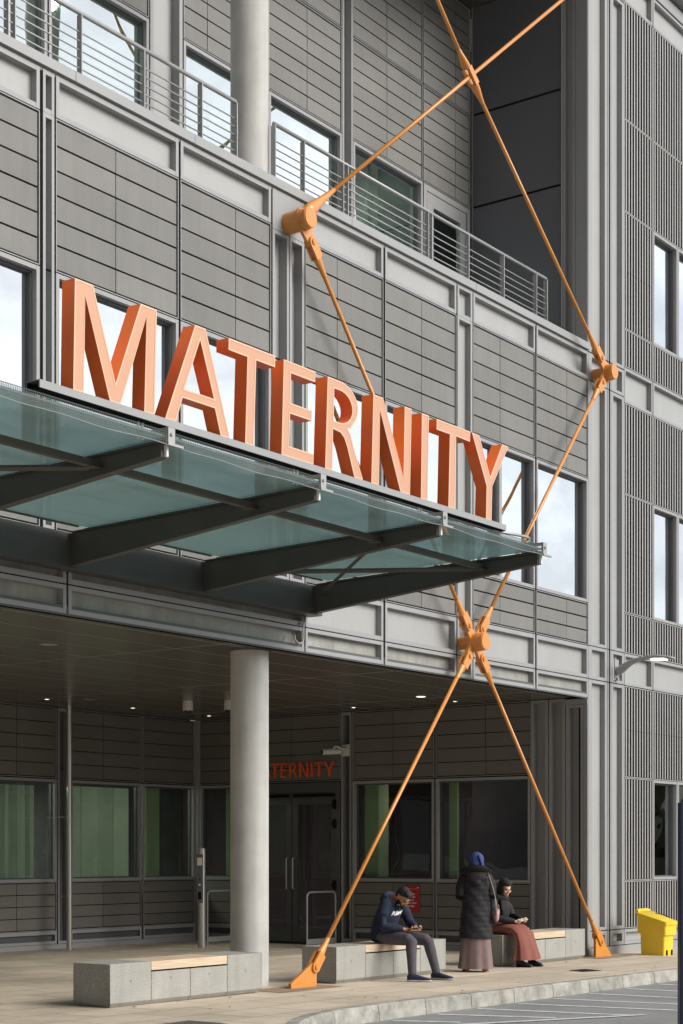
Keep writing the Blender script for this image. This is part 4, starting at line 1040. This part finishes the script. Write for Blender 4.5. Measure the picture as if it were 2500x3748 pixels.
def hand(mb,w,d,nrm,side,curl=1.,s=1.):
    """palm, four bent fingers of different length, thumb from the palm's side. d: pointing direction, nrm: back of the hand"""
    w=Vector(w); d=Vector(d).normalized(); nrm=Vector(nrm); nrm=(nrm-d*nrm.dot(d)).normalized(); t=d.cross(nrm)*side
    mb.tube([w-d*.02,w+d*.03*s,w+d*.075*s,w+d*.09*s],[(.026*s,.022*s),(.034*s,.018*s),(.041*s,.016*s),(.038*s,.012*s)],12,up=nrm)
    for k,(off,ln) in enumerate(((.030,.068),(.010,.078),(-.010,.073),(-.029,.056))):
        p=w+d*.085*s+t*off*s; dd=d.copy(); pts=[p-d*.012]; 
        for j,(f,a) in enumerate(((.42,28),(.32,42),(.26,34))):
            dd=(Matrix.Rotation(R(a*curl*(1+.08*k)),3,t*-side if False else d.cross(nrm))@dd).normalized() if True else dd
            pts.append(pts[-1]+dd*ln*f*s*1.12)
        mb.tube(pts,[.0092*s,.0092*s,.0085*s,.0075*s],8,up=nrm,dome=True)
    p=w+d*.03*s+t*.030*s
    mb.tube([p-t*.012,p+t*.018*s+d*.022*s-nrm*.010*s,p+t*.016*s+d*.050*s-nrm*.022*s,p+t*.004*s+d*.072*s-nrm*.028*s],[.013*s,.0115*s,.010*s,.0085*s],8,up=nrm,dome=True)
def shoe(par,heel,yaw,L_,mat_up,mat_sole,w=.045,high=.0,gz=0.):
    """heel: ground point; yaw: direction of the toe in the local xy plane"""
    mx=Matrix.Translation(Vector((heel[0],heel[1],gz)))@Matrix.Rotation(yaw,4,'Z')
    def ringat(y,wd,z0,z1,n=14,off=0):
        zc=(z0+z1)/2; h=(z1-z0)/2
        out=[]
        for j in range(n):
            a=2*PI*j/n; cx,sx=math.cos(a),math.sin(a)
            px=wd*math.copysign(abs(cx)**.75,cx)+off; pz=zc+h*math.copysign(abs(sx)**.75,sx)
            out.append(mx@Vector((px,y,pz)))
        return out
    mb=MB(); prof=[(-.012,.5,.012,.02),(0,.72,.0,.026),(.06,.80,0,.027),(.15,.88,0,.027),(.20,1.0,0,.026),(.25,.9,.002,.026),(.285,.55,.008,.026),(.295,.2,.014,.024)]
    mb.rings([ringat(y*L_/.29,w*q,z0,z1) for y,q,z0,z1 in prof]); so=mb.build('sole',mat_sole,par,True)
    mb=MB(); prof=[(-.006,.55,.02,.075+high),(.01,.70,.02,.098+high),(.05,.74,.02,.102+high),(.085,.76,.02,.098+high*.5),(.12,.80,.02,.086),(.16,.86,.02,.074),(.20,.90,.02,.062),(.24,.82,.02,.052),(.27,.60,.02,.042),(.286,.28,.02,.034)]
    mb.rings([ringat(y*L_/.29,w*q,z0,z1) for y,q,z0,z1 in prof]); return mb.build('shoe',mat_up,par,True)

# ---- the man on the middle bench, looking down at his phone
G1=GZ(17.6)
man=thing('person','man in a navy hoodie and grey jeans hunched over a phone on the middle bench','person',(17.58,12.08,G1),PI)
HM=Matrix.Translation((0.01,.285,1.045))@Matrix.Rotation(R(-12),4,'Z')@Matrix.Rotation(R(-46),4,'X')
RA=[(.170,.115,.950),(.225,.135,.70),(.085,.345,.645)]; LA=[(-.175,.13,.955),(-.255,.23,.715),(-.095,.405,.665)]
RL=[(.09,.02,.545),(.135,.49,.515),(.215,.565,.10)]; LL=[(-.09,.03,.545),(-.17,.545,.505),(-.245,.625,.10)]
mb=MB()
mb.tube([(0,-.03,.56),(0,-.02,.70),(0,.03,.85),(0,.07,.95),(0,.11,1.02)],[(.14,.10),(.13,.09),(.15,.10),(.155,.085),(.07,.06)],18,up=(0,1,0))
mb.tube([(0,.09,.99),(0,.17,1.04),(0,.24,1.05)],[.062,.056,.054],14,up=(0,0,1))
head_parts(mb,HM)
for A in (RA,LA): mb.tube(A,[.05,.042,.028],12,dome=True)
hand(mb,RA[2],(-.55,.80,-.22),(.35,.45,.8),-1,1.05); hand(mb,LA[2],(.45,.72,-.30),(-.5,.3,.8),1,1.15)
for A in (RL,LL): mb.tube(A,[.075,.055,.036],12,dome=True); 
for A in (RL,LL):
    a=Vector(A[2]); mb.tube([a+Vector((0,0,.02)),a+Vector((0,.01,-.045)),a+Vector((0,.03,-.06))],[.030,.028,.02],10,dome=True)
body=remesh(mb,'body',M['skin_man'],man,.0062,2)
eyes(man,HM,M['hair'])
mb=MB(); r3=HM.to_3x3()
def e(c,r,n=18,m=11): mb.ball(HM@Vector(c),r,n,m,rot=r3)
e((0,-.022,.060),(.080,.098,.078)); e((0,.035,.108),(.062,.062,.034)); e((.0,.072,.094),(.050,.034,.026)); e((0,-.055,.005),(.070,.060,.065))
remesh(mb,'hair',M['hair'],man,.007,2)
mb=MB(); e((0,.055,-.082),(.056,.052,.034)); e((.052,.03,-.05),(.018,.040,.042)); e((-.052,.03,-.05),(.018,.040,.042)); e((0,.078,-.098),(.032,.032,.028)); e((0,.103,-.052),(.027,.008,.006))
remesh(mb,'beard',M['hair'],man,.006,1)
mb=MB(); mb.tube([HM@Vector(q) for q in ((.066,.075,-.062),(.060,.03,-.105))],.0035,6); mb.build('mask_strap',M['text_white'],man)
# hoodie
mb=MB()
mb.tube([(0,-.03,.48),(0,-.025,.58),(0,.0,.70),(0,.055,.83),(0,.105,.93),(0,.14,.995)],[(.185,.130),(.195,.145),(.190,.15),(.195,.140),(.180,.115),(.10,.085)],22,up=(0,1,0))
mb.ball((0,.10,.60),(.145,.06,.075))
for A,sg_ in ((RA,1),(LA,-1)):
    a,b,c=[Vector(q) for q in A]
    mb.tube([a-Vector((sg_*.03,0,-.005)),a.lerp(b,.5)+Vector((sg_*.012,-.01,0)),b+Vector((sg_*.006,-.01,-.01)),b.lerp(c,.45)+Vector((0,0,-.012)),b.lerp(c,.86)],[.082,.074,.066,.062,.044],16,dome=True)
    mb.tube([b.lerp(c,.80),b.lerp(c,.93)],[.040,.036],14)
mb.tube([(.10,.20,.985),(.125,.13,1.015),(.095,.065,1.055),(0,.035,1.075),(-.095,.065,1.055),(-.125,.13,1.015),(-.10,.20,.985)],[.030,.040,.048,.055,.048,.040,.030],12,dome=True)
mb.ball((0,.02,1.015),(.12,.06,.075))
hood=remesh(mb,'hoodie',M['navy_cloth'],man,.011,3)
# white script across the chest, laid on the cloth
bm=bmesh.new(); bm.from_mesh(hood.data); tree=BVHTree.FromBMesh(bm)
tx=textmesh('chest_print','B.Smart',.066,M['text_white'],man,Matrix(((-1,0,0,.105),(0,0,-1,0),(.10,1,0,.815),(0,0,0,1))),0,shear=.3,bold=.006)
for v in tx.data.vertices:
    h=tree.ray_cast(Vector((v.co.x,.8,v.co.z+.0)),Vector((0,-1,0)))
    if h[0] is not None: v.co.y=h[0].y+.005
bm.free()
# jeans
mb=MB()
mb.tube([(0,-.09,.525),(0,.02,.535),(0,.10,.53)],[(.15,.075),(.185,.098),(.17,.085)],18,up=(0,0,1),dome=True)
for A in (RL,LL):
    a,b,c=[Vector(q) for q in A]; 
    mb.tube([a+Vector((0,-.02,.0)),a.lerp(b,.55),b+Vector((0,-.03,.004)),b+Vector((0,.012,-.03)),b.lerp(c,.25),b.lerp(c,.6),b.lerp(c,.96)],[.098,.089,.078,.076,.072,.061,.055],16,dome=True)
remesh(mb,'jeans',M['jeans'],man,.010,3)
for A,yw,nm in ((RL,R(28),0),(LL,R(8),1)):
    s_=shoe(man,(A[2][0]+math.sin(yw)*.058,A[2][1]-math.cos(yw)*.058,0),yw,.30,M['shoe_navy'],M['sole'],.055)
    mb=MB(); a=Vector(A[2])
    d_=Vector((-math.sin(yw),math.cos(yw),0)); n_=Vector((d_.y,-d_.x,0))
    for k in range(4):
        q=Vector((a.x,a.y,0))+d_*(.037+.022*k)+Vector((0,0,.102-.0075*k)); mb.tube([q-n_*.022,q+Vector((0,0,.004)),q+n_*.022],.0035,5)
    mb.build('laces',M['sole'],s_)
ph=thing('phone','pale gold cased phone in the hands of the seated man','phone',(17.58,12.08,G1),PI)
mb=MB(); mb.box(-.036,.036,-.075,.075,-.004,.004); mb.xform(Matrix.Translation((.012,.455,.648))@Matrix.Rotation(R(74),4,'Z')@Matrix.Rotation(R(24),4,'Y')); o=mb.build('case',M['phone_gold'],ph,bevel=.002)
mb=MB(); mb.box(-.033,.033,-.071,.071,.0042,.005); mb.xform(Matrix.Translation((.012,.455,.648))@Matrix.Rotation(R(74),4,'Z')@Matrix.Rotation(R(24),4,'Y')); mb.build('screen',M['phone_dark'],ph)

# ---- standing woman seen from behind
G2=GZ(19.3)
wo=thing('person','standing woman in a long black quilted coat, blue headscarf and mauve skirt, seen from behind','person',(19.395,11.825,G2),math.atan2(.588,.809)-PI/2)
HW=Matrix.Translation((0.01,.045,1.475))@Matrix.Rotation(R(-14),4,'X')
mb=MB()
mb.tube([(0,0,.85),(0,0,1.0),(0,.0,1.2),(0,0,1.32),(0,0,1.37)],[(.15,.10),(.13,.09),(.155,.10),(.15,.08),(.06,.055)],18,up=(0,1,0))
mb.tube([(0,0,1.33),(0,.02,1.42)],[.055,.052],12,up=(0,1,0)); head_parts(mb,HW,.98)
WA=[(.165,0,1.295),(.200,.0,1.05),(.09,.20,1.06)]; WLf=[(-.165,0,1.295),(-.200,.0,1.04),(-.08,.21,1.05)]
for A in (WA,WLf): mb.tube(A,[.040,.030,.023],12,dome=True)
hand(mb,WA[2],(-.6,.8,.0),(.3,.4,.8),-1,1.,.92); hand(mb,WLf[2],(.6,.8,.0),(-.3,.4,.8),1,1.,.92)
for sx in (1,-1): mb.tube([(sx*.085,0,.86),(sx*.09,.01,.46),(sx*.10,0,.07)],[.08,.055,.036],12,dome=True); mb.tube([(sx*.10,-.02,.06),(sx*.11,.08,.03)],[.033,.026],10,dome=True)
remesh(mb,'body',M['skin_woman'],wo,.0065,2)
eyes(wo,HW,M['hair'],.98)
# headscarf
mb=MB(); r3=HW.to_3x3()
def e(c,r,n=20,m=13,H=HW): mb.ball(H@Vector(c),r,n,m,rot=H.to_3x3())
e((0,-.022,.040),(.104,.120,.108)); e((0,-.055,-.045),(.104,.098,.105)); e((0,.01,-.105),(.095,.09,.07))
mb.tube([(.045,-.075,1.57),(.075,-.10,1.48),(.085,-.105,1.40),(.09,-.10,1.33)],[(.03,.02),(.035,.022),(.04,.02),(.045,.015)],12,dome=True)
for k in range(5):
    a=-.9+k*.42; mb.tube([(.085*math.sin(a),-.085*math.cos(a)+.01,1.545),(.100*math.sin(a+.15),-.105*math.cos(a)+.01,1.45),(.105*math.sin(a+.3),-.11*math.cos(a)+.01,1.36)],[.012,.014,.016],8,dome=True)
remesh(mb,'headscarf',M['blue_scarf'],wo,.008,2)
# coat: puffed quilting rings, sleeves and hood
def puffed(mb,prof,n=44,pitch=.070,amp=.0055,folds=0.):
    """profile (z, half width, half depth, y offset) interpolated with horizontal quilting"""
    zs=[p[0] for p in prof]; out=[]; z=zs[0]; step=-.0103
    def ip(z):
        for a,b in zip(prof,prof[1:]):
            if b[0]<=z<=a[0]:
                f=(a[0]-z)/(a[0]-b[0]); return [a[i]+(b[i]-a[i])*f for i in range(1,4)]
        return prof[-1][1:]
    while z>zs[-1]+1e-6:
        w,d,yo=ip(z); q=abs(math.sin((zs[0]-z)/pitch*PI))**.55*amp
        ring=[]
        for j in range(n):
            a=2*PI*j/n; jit=.0035*math.sin(a*7+z*31)+.0025*math.sin(a*11-z*57)
            c=math.cos(a); s_=math.sin(a)
            seam=-.006*math.exp(-((abs(c)-.45)/.05)**2) if s_<0 else 0
            rr_=1
            ring.append(((w+q+jit+seam)*math.copysign(abs(c)**.9,c),yo+(d+q+jit+seam)*s_,z))
        out.append(ring); z+=step
    mb.rings(out)
mb=MB()
puffed(mb,[(1.375,.085,.075,-.005),(1.335,.155,.095,-.005),(1.29,.19,.115,-.005),(1.20,.198,.130,0),(1.05,.188,.135,0),(.92,.182,.138,0),(.78,.200,.155,0),(.60,.216,.168,0),(.45,.228,.178,0)])
mb.build('coat',M['black_quilt'],wo,True)
coat=wo.children[-1]
for A,sg_ in ((WA,1),(WLf,-1)):
    a,b,c=[Vector(q) for q in A]; pts=[];rad=[]
    path=[a+Vector((-sg_*.03,0,.015)),a.lerp(b,.5)+Vector((sg_*.014,0,0)),b+Vector((sg_*.008,-.012,-.008)),b.lerp(c,.5)+Vector((sg_*.01,0,-.01)),b.lerp(c,.93)]
    rr0=[.075,.074,.070,.062,.048]
    N_=44
    for i in range(N_+1):
        f=i/N_*(len(path)-1); k=min(int(f),len(path)-2); q=f-k
        qq=q*q*(3-2*q)
        pts.append(path[k].lerp(path[k+1],qq if 0<k<len(path)-2 else q)); rad.append(rr0[k]+(rr0[k+1]-rr0[k])*q+.003*abs(math.sin(i/N_*PI*7)))
    mb=MB(); mb.tube(pts,rad,18,dome=True); mb.build('sleeve',M['black_quilt'],coat,True)
mb=MB(); mb.ball((0,-.115,1.285),(.135,.065,.09)); mb.ball((0,-.14,1.215),(.065,.045,.055)); mb.ball((0,-.10,1.33),(.16,.07,.055)); remesh(mb,'hood',M['black_quilt'],coat,.010,3)
mb=MB(); rnd=random.Random(3)
ringp=[(.175*math.sin(a)*1.0,-.045-.125*math.cos(a)*.95+.02,1.385+.02*math.cos(a*2)) for a in [R(q) for q in range(-125,126,10)]]
mb.tube(ringp,.044,10,dome=True)
for _ in range(1500):
    p=Vector(ringp[rnd.randrange(len(ringp))])+Vector((rnd.uniform(-.02,.02),rnd.uniform(-.02,.02),rnd.uniform(-.012,.012)))
    d=Vector((rnd.gauss(0,1)+p.x*4,rnd.gauss(0,1)-.5,rnd.gauss(.5,1))).normalized()*rnd.uniform(.045,.08); w_1=d.orthogonal().normalized()*.0035; w_2=d.cross(w_1).normalized()*.0035
    a_,b_,c_v=p+w_1,p-w_1*.5+w_2,p-w_1*.5-w_2; t_=p+d
    va=[mb.b.verts.new(q) for q in (a_,b_,c_v,t_)]
    for q in ((0,1,3),(1,2,3),(2,0,3)): mb.b.faces.new([va[i] for i in q])
mb.build('fur_trim',M['fur'],coat)
# long skirt with soft folds
def skirt_rings(path,n=64,nf=9,seed=1):
    rnd=random.Random(seed); ph_=[rnd.uniform(0,6.28) for _ in range(6)]
    out=[]
    for (c,w,d,up_,amp) in path:
        ring=[]
        for j in range(n):
            a=2*PI*j/n; f=1+amp*(.6*math.sin(nf*a+ph_[0])+.4*math.sin((nf*1.0+4)*a+ph_[1])+.3*math.sin(3*a+ph_[2]))
            x=w*f*math.cos(a); y=d*f*math.sin(a)
            ring.append(Vector(c)+Vector((x,0,0))+Vector(up_)*y)
        out.append(ring)
    return out
mb=MB(); mb.rings(skirt_rings([((0,0,.80),.17,.12,(0,1,0),.0),((0,0,.60),.195,.14,(0,1,0),.015),((0,0,.44),.200,.15,(0,1,0),.035),((0,0,.28),.212,.16,(0,1,0),.055),((0,-.005,.12),.226,.175,(0,1,0),.075),((0,-.005,.045),.236,.185,(0,1,0),.085)],nf=7),cap=False)
mb.build('skirt',M['mauve'],wo,True)
for sx in (1,-1): shoe(wo,(sx*.115,-.10,0),R(-8*sx),.245,M['tan'],M['tan'],.043)
# handbag on her right side
hbg=thing('handbag','small dusty pink shoulder bag hanging at the standing woman right hip','handbag',(19.395,11.825,G2),wo.rotation_euler.z)
mb=MB()
def bagring(y,w,z0,z1):
    return [(.275+w*math.cos(2*PI*j/16),y+0*j,(z0+z1)/2+(z1-z0)/2*math.sin(2*PI*j/16)) for j in range(16)]
prof=[(-.115,.008,.70,.79),(-.108,.026,.68,.835),(-.06,.036,.675,.85),(0,.038,.672,.855),(.05,.036,.675,.85),(.10,.026,.68,.835),(.108,.008,.70,.79)]
mb.rings([bagring(y-.01,w,z0,z1) for y,w,z0,z1 in prof]); bb=mb.build('bag_body',M['pink_leather'],hbg,True)
mb=MB(); mb.rings([[(.279+ (w+.004)*math.cos(2*PI*j/16)*1.0,y-.01,(z0+z1)/2+(z1-z0)/2*1.04*math.sin(2*PI*j/16)) for j in range(16)] for y,w,z0,z1 in ((-.06,.036,.755,.858),(0,.039,.745,.864),(.05,.036,.755,.858))]); mb.build('flap',M['pink_leather'],bb,True)
mb=MB(); mb.tube([(.292,-.10,.82),(.268,-.115,.93),(.235,-.135,1.08),(.195,-.140,1.22),(.155,-.115,1.34),(.125,-.03,1.40),(.17,.05,1.33),(.235,.06,1.15),(.27,.05,.95),(.285,.085,.82)],[(.010,.004)]*10,8,up=(1,0,0)); mb.build('strap',M['pale_strap'],hbg,True)
mb=MB(); mb.tube([(.31,-.115,.83),(.30,-.10,.92),(.285,-.095,.815)],.004,6); mb.build('chain',M['stainless'],hbg,True)

# ---- seated woman on the right bench
G3=GZ(20.7)
ws2=thing('person','seated woman in black hijab, dark jacket and long rust skirt looking down at a phone','person',(20.70,12.33,G3),PI)
HS=Matrix.Translation((-.005,.195,1.115))@Matrix.Rotation(R(-26),4,'Z')@Matrix.Rotation(R(-22),4,'X')
SRA=[(.165,.08,.925),(.235,.14,.70),(.075,.385,.645)]; SLA=[(-.165,.08,.925),(-.235,.19,.71),(-.085,.42,.655)]
mb=MB()
mb.tube([(0,0,.54),(0,0,.68),(0,.03,.82),(0,.07,.92),(0,.09,.97)],[(.15,.11),(.125,.10),(.14,.10),(.14,.08),(.06,.055)],18,up=(0,1,0))
mb.tube([(0,.08,.96),(0,.15,1.07)],[.053,.05],12,up=(0,1,0)); head_parts(mb,HS,.98)
for A in (SRA,SLA): mb.tube(A,[.043,.036,.025],12,dome=True)
hand(mb,SRA[2],(-.5,.82,-.2),(.35,.45,.8),-1,1.05,.92); hand(mb,SLA[2],(.5,.75,-.15),(-.5,.3,.8),1,1.1,.92)
SL=[[(.09,.02,.54),(.12,.46,.51),(.13,.52,.12)],[(-.09,.02,.54),(-.14,.47,.51),(-.155,.55,.12)]]
for A in SL: mb.tube(A,[.08,.05,.030],12,dome=True); a=Vector(A[2]); mb.tube([a,a+Vector((0,.01,-.05)),a+Vector((0,.03,-.07))],[.028,.026,.02],10,dome=True)
remesh(mb,'body',M['skin_woman'],ws2,.006,2)
eyes(ws2,HS,M['hair'],.98)
mb=MB(); mb.ball(HS@Vector((0,.0945,-.0645)),(.019,.008,.0065),12,8,rot=HS.to_3x3()); mb.build('lips',M['lips'],ws2,True)
# hijab: close hood around the face, wrap under the chin, drape on the chest
mb=MB()
e((0,-.030,.040),(.094,.100,.102),20,13,HS); e((0,.016,.088),(.080,.080,.050),18,11,HS); e((0,-.055,-.05),(.092,.085,.10),18,11,HS)
for sx in (1,-1): e((sx*.068,.006,-.02),(.026,.068,.105),14,11,HS)
e((0,.035,-.118),(.068,.055,.034),14,9,HS)
for k in range(3): mb.tube([HS@Vector(q) for q in ((.086-.004*k,.045-.02*k,.03),(.094,.02-.02*k,-.04),(.07,.02-.01*k,-.12))],.010,8,dome=True)
remesh(mb,'hijab',M['black_cloth'],ws2,.0065,2)
hj=ws2.children[-1]
mb=MB()
mb.tube([(.10,.04,.99),(.09,.13,.98),(.03,.20,.965),(-.03,.20,.965),(-.09,.13,.98),(-.10,.04,.99),(0,-.03,1.01),(.10,.04,.99)],[.05,.048,.042,.042,.048,.05,.055,.05],12)
mb.ball((0,.13,.945),(.10,.085,.07)); mb.ball((0,.06,1.03),(.088,.088,.085))
mb.tube([(.03,.19,.93),(.01,.205,.84),(-.02,.20,.74),(-.03,.18,.66)],[(.09,.03),(.115,.035),(.11,.03),(.07,.015)],16,up=(0,1,0),dome=True)
for k in range(4): mb.tube([(.09-.02*k,.16,.95-.01*k),(.03,.225,.90-.035*k),(-.06,.21,.90-.02*k),(-.095,.14,.94)],.013,8,dome=True)
remesh(mb,'scarf_drape',M['black_cloth'],hj,.009,2)
# jacket
mb=MB()
mb.tube([(0,-.03,.46),(0,-.02,.56),(0,-.01,.70),(0,.02,.84),(0,.055,.935),(0,.07,.985)],[(.20,.155),(.198,.16),(.185,.155),(.19,.145),(.175,.115),(.09,.08)],20,up=(0,1,0))
for A,sg_ in ((SRA,1),(SLA,-1)):
    a,b,c=[Vector(q) for q in A]
    mb.tube([a-Vector((sg_*.03,0,0)),a.lerp(b,.5)+Vector((sg_*.01,0,0)),b+Vector((0,-.01,-.008)),b.lerp(c,.3),b.lerp(c,.6),b.lerp(c,.95)],[.072,.066,.060,.055,.054,.040],16,dome=True)
jk=remesh(mb,'jacket',M['black_quilt'],ws2,.010,2)
mb=MB(); mb.tube([(.115,.115,.93),(.135,.145,.84),(.125,.160,.72),(.105,.165,.62)],.004,6); mb.build('zip',M['galv'],jk,True)
# rust skirt over the knees
mb=MB()
mb.rings(skirt_rings([((0,-.06,.52),.19,.085,(0,0,1),.0),((0,.10,.525),.20,.10,(0,0,1),.01),((0,.28,.535),.215,.095,(0,0,1),.02),((0,.42,.525),.228,.085,(0,.35,.94),.03),((0,.505,.46),.236,.080,(0,.8,.6),.045),((0,.53,.34),.235,.095,(0,.98,.2),.07),((-.005,.535,.22),.262,.135,(0,1,.1),.09),((-.01,.54,.14),.285,.155,(0,1,0),.11),((-.01,.54,.105),.292,.162,(0,1,0),.12)],nf=6,seed=5),cap=False)
mb.build('skirt',M['rust'],ws2,True)
for A,yw in ((SL[0],R(6)),(SL[1],R(-4))):
    shoe(ws2,(A[2][0],A[2][1]-.05,0),yw,.235,M['black_leather'],M['black_leather'],.046,.10)
ph=thing('phone','pale gold phone held by the seated woman in the rust skirt','phone',(20.70,12.33,G3),PI)
Q=Matrix.Translation((-.02,.475,.665))@Matrix.Rotation(R(62),4,'Z')@Matrix.Rotation(R(22),4,'Y')@Matrix.Rotation(R(12),4,'X')
mb=MB(); mb.box(-.036,.036,-.074,.074,-.004,.004); mb.xform(Q); mb.build('case',M['phone_gold'],ph,bevel=.002)
mb=MB(); mb.box(-.033,.033,-.07,.07,.0042,.005); mb.xform(Q); mb.build('screen',M['white_metal'],ph)
#PEOPLE_END

# ------------------------------------------------------------------ far side of the car park (seen only in reflections)
mb=MB()
for i in range(6000):
    a=R(random.uniform(-75,20)); d_=random.uniform(70,95)
    px,py=d_*math.cos(a),d_*math.sin(a)
    if py>2: continue
    hgt=6.2+1.2*math.sin(a*9)+random.uniform(0,1.8)
    z=random.uniform(0,1)**.8*hgt; s=random.uniform(.6,1.6)
    n1=Vector((random.uniform(-1,1),random.uniform(-1,1),random.uniform(-1,1))).normalized(); u1=n1.orthogonal().normalized(); v1=n1.cross(u1)
    cc_=Vector((px,py,z)); mb.poly([cc_+u1*s,cc_+v1*s*.7,cc_-u1*s,cc_-v1*s*.7])
M['woods']=mat('woodland_leaf',(.13,.135,.085),.9,var=.5,scale=.2)
tag(mb.build('woodland',M['woods']),'dark far belt of trees beyond the car park','woodland',kind='stuff')

# ------------------------------------------------------------------ light and sky
SUN_EL,SUN_AZ=R(30),R(14)      # azimuth measured from the facade normal towards +X
sd=Vector((math.sin(SUN_AZ)*math.cos(SUN_EL),-math.cos(SUN_AZ)*math.cos(SUN_EL),math.sin(SUN_EL)))
sl=bpy.data.lights.new('sun','SUN'); sl.energy=3.7; sl.angle=R(36.); sl.color=(1,.96,.90)
so=bpy.data.objects.new('sun',sl); C.objects.link(so); so.rotation_euler=(-sd).to_track_quat('-Z','Y').to_euler(); so.location=(10,-20,30)
wd=bpy.data.worlds.new('World'); S.world=wd; wd.use_nodes=True
n=wd.node_tree; N,L=n.nodes,n.links
bg=N['Background']; bg.inputs['Strength'].default_value=.1
sk=N.new('ShaderNodeTexSky'); sk.sky_type='NISHITA'; sk.sun_disc=False; sk.sun_elevation=SUN_EL
sk.sun_rotation=math.atan2(sd.x,sd.y); sk.air_density=1.2; sk.dust_density=2.5; sk.ozone_density=1.
tc=N.new('ShaderNodeTexCoord')
mp=N.new('ShaderNodeMapping'); mp.inputs['Scale'].default_value=(1,1,3.2); L.new(tc.outputs['Generated'],mp.inputs['Vector'])
nz=N.new('ShaderNodeTexNoise'); nz.inputs['Scale'].default_value=2.6; nz.inputs['Detail'].default_value=7; nz.inputs['Roughness'].default_value=.55; L.new(mp.outputs['Vector'],nz.inputs['Vector'])
mk=N.new('ShaderNodeMapRange'); mk.inputs['From Min'].default_value=.40; mk.inputs['From Max'].default_value=.58; mk.inputs['To Min'].default_value=.6; mk.inputs['To Max'].default_value=1; L.new(nz.outputs['Fac'],mk.inputs['Value'])
dt=N.new('ShaderNodeVectorMath'); dt.operation='DOT_PRODUCT'; dt.inputs[1].default_value=Vector((.66,-.72,.22)).normalized(); L.new(tc.outputs['Generated'],dt.inputs[0])
lb=N.new('ShaderNodeMapRange'); lb.inputs['From Min'].default_value=.15; lb.inputs['From Max'].default_value=.95; lb.inputs['To Min'].default_value=1.2; lb.inputs['To Max'].default_value=15.; L.new(dt.outputs['Value'],lb.inputs['Value'])
cl=N.new('ShaderNodeVectorMath'); cl.operation='SCALE'; cl.inputs[0].default_value=(.95,.99,1.03)
n2=N.new('ShaderNodeTexNoise'); n2.inputs['Scale'].default_value=5.; n2.inputs['Detail'].default_value=8; n2.inputs['Roughness'].default_value=.6; L.new(mp.outputs['Vector'],n2.inputs['Vector'])
r2=N.new('ShaderNodeMapRange'); r2.inputs['From Min'].default_value=.35; r2.inputs['From Max'].default_value=.65; r2.inputs['To Min'].default_value=.84; r2.inputs['To Max'].default_value=1.14; L.new(n2.outputs['Fac'],r2.inputs['Value'])
ml=N.new('ShaderNodeMath'); ml.operation='MULTIPLY'; L.new(lb.outputs['Result'],ml.inputs[0]); L.new(r2.outputs['Result'],ml.inputs[1]); L.new(ml.outputs[0],cl.inputs['Scale'])
mx=N.new('ShaderNodeMix'); mx.data_type='RGBA'; L.new(mk.outputs['Result'],mx.inputs['Factor']); L.new(sk.outputs['Color'],mx.inputs['A']); L.new(cl.outputs['Vector'],mx.inputs['B'])
L.new(mx.outputs['Result'],bg.inputs['Color'])

# ------------------------------------------------------------------ camera
cam=bpy.data.cameras.new('camera'); co=bpy.data.objects.new('camera',cam); C.objects.link(co); S.camera=co
th=math.atan2(4429,6100)
cam.sensor_fit='HORIZONTAL'; cam.sensor_width=36; cam.lens=6100/2500*36; cam.shift_x=0; cam.shift_y=(3120-1874)/2500
cam.clip_start=.1; cam.clip_end=2000
co.location=(0,0,1.6)
fwd=Vector((math.cos(th),math.sin(th),0)); co.rotation_euler=fwd.to_track_quat('-Z','Y').to_euler()
S.view_settings.view_transform='Standard'; S.view_settings.look='None'; S.view_settings.exposure=.0; S.view_settings.gamma=1
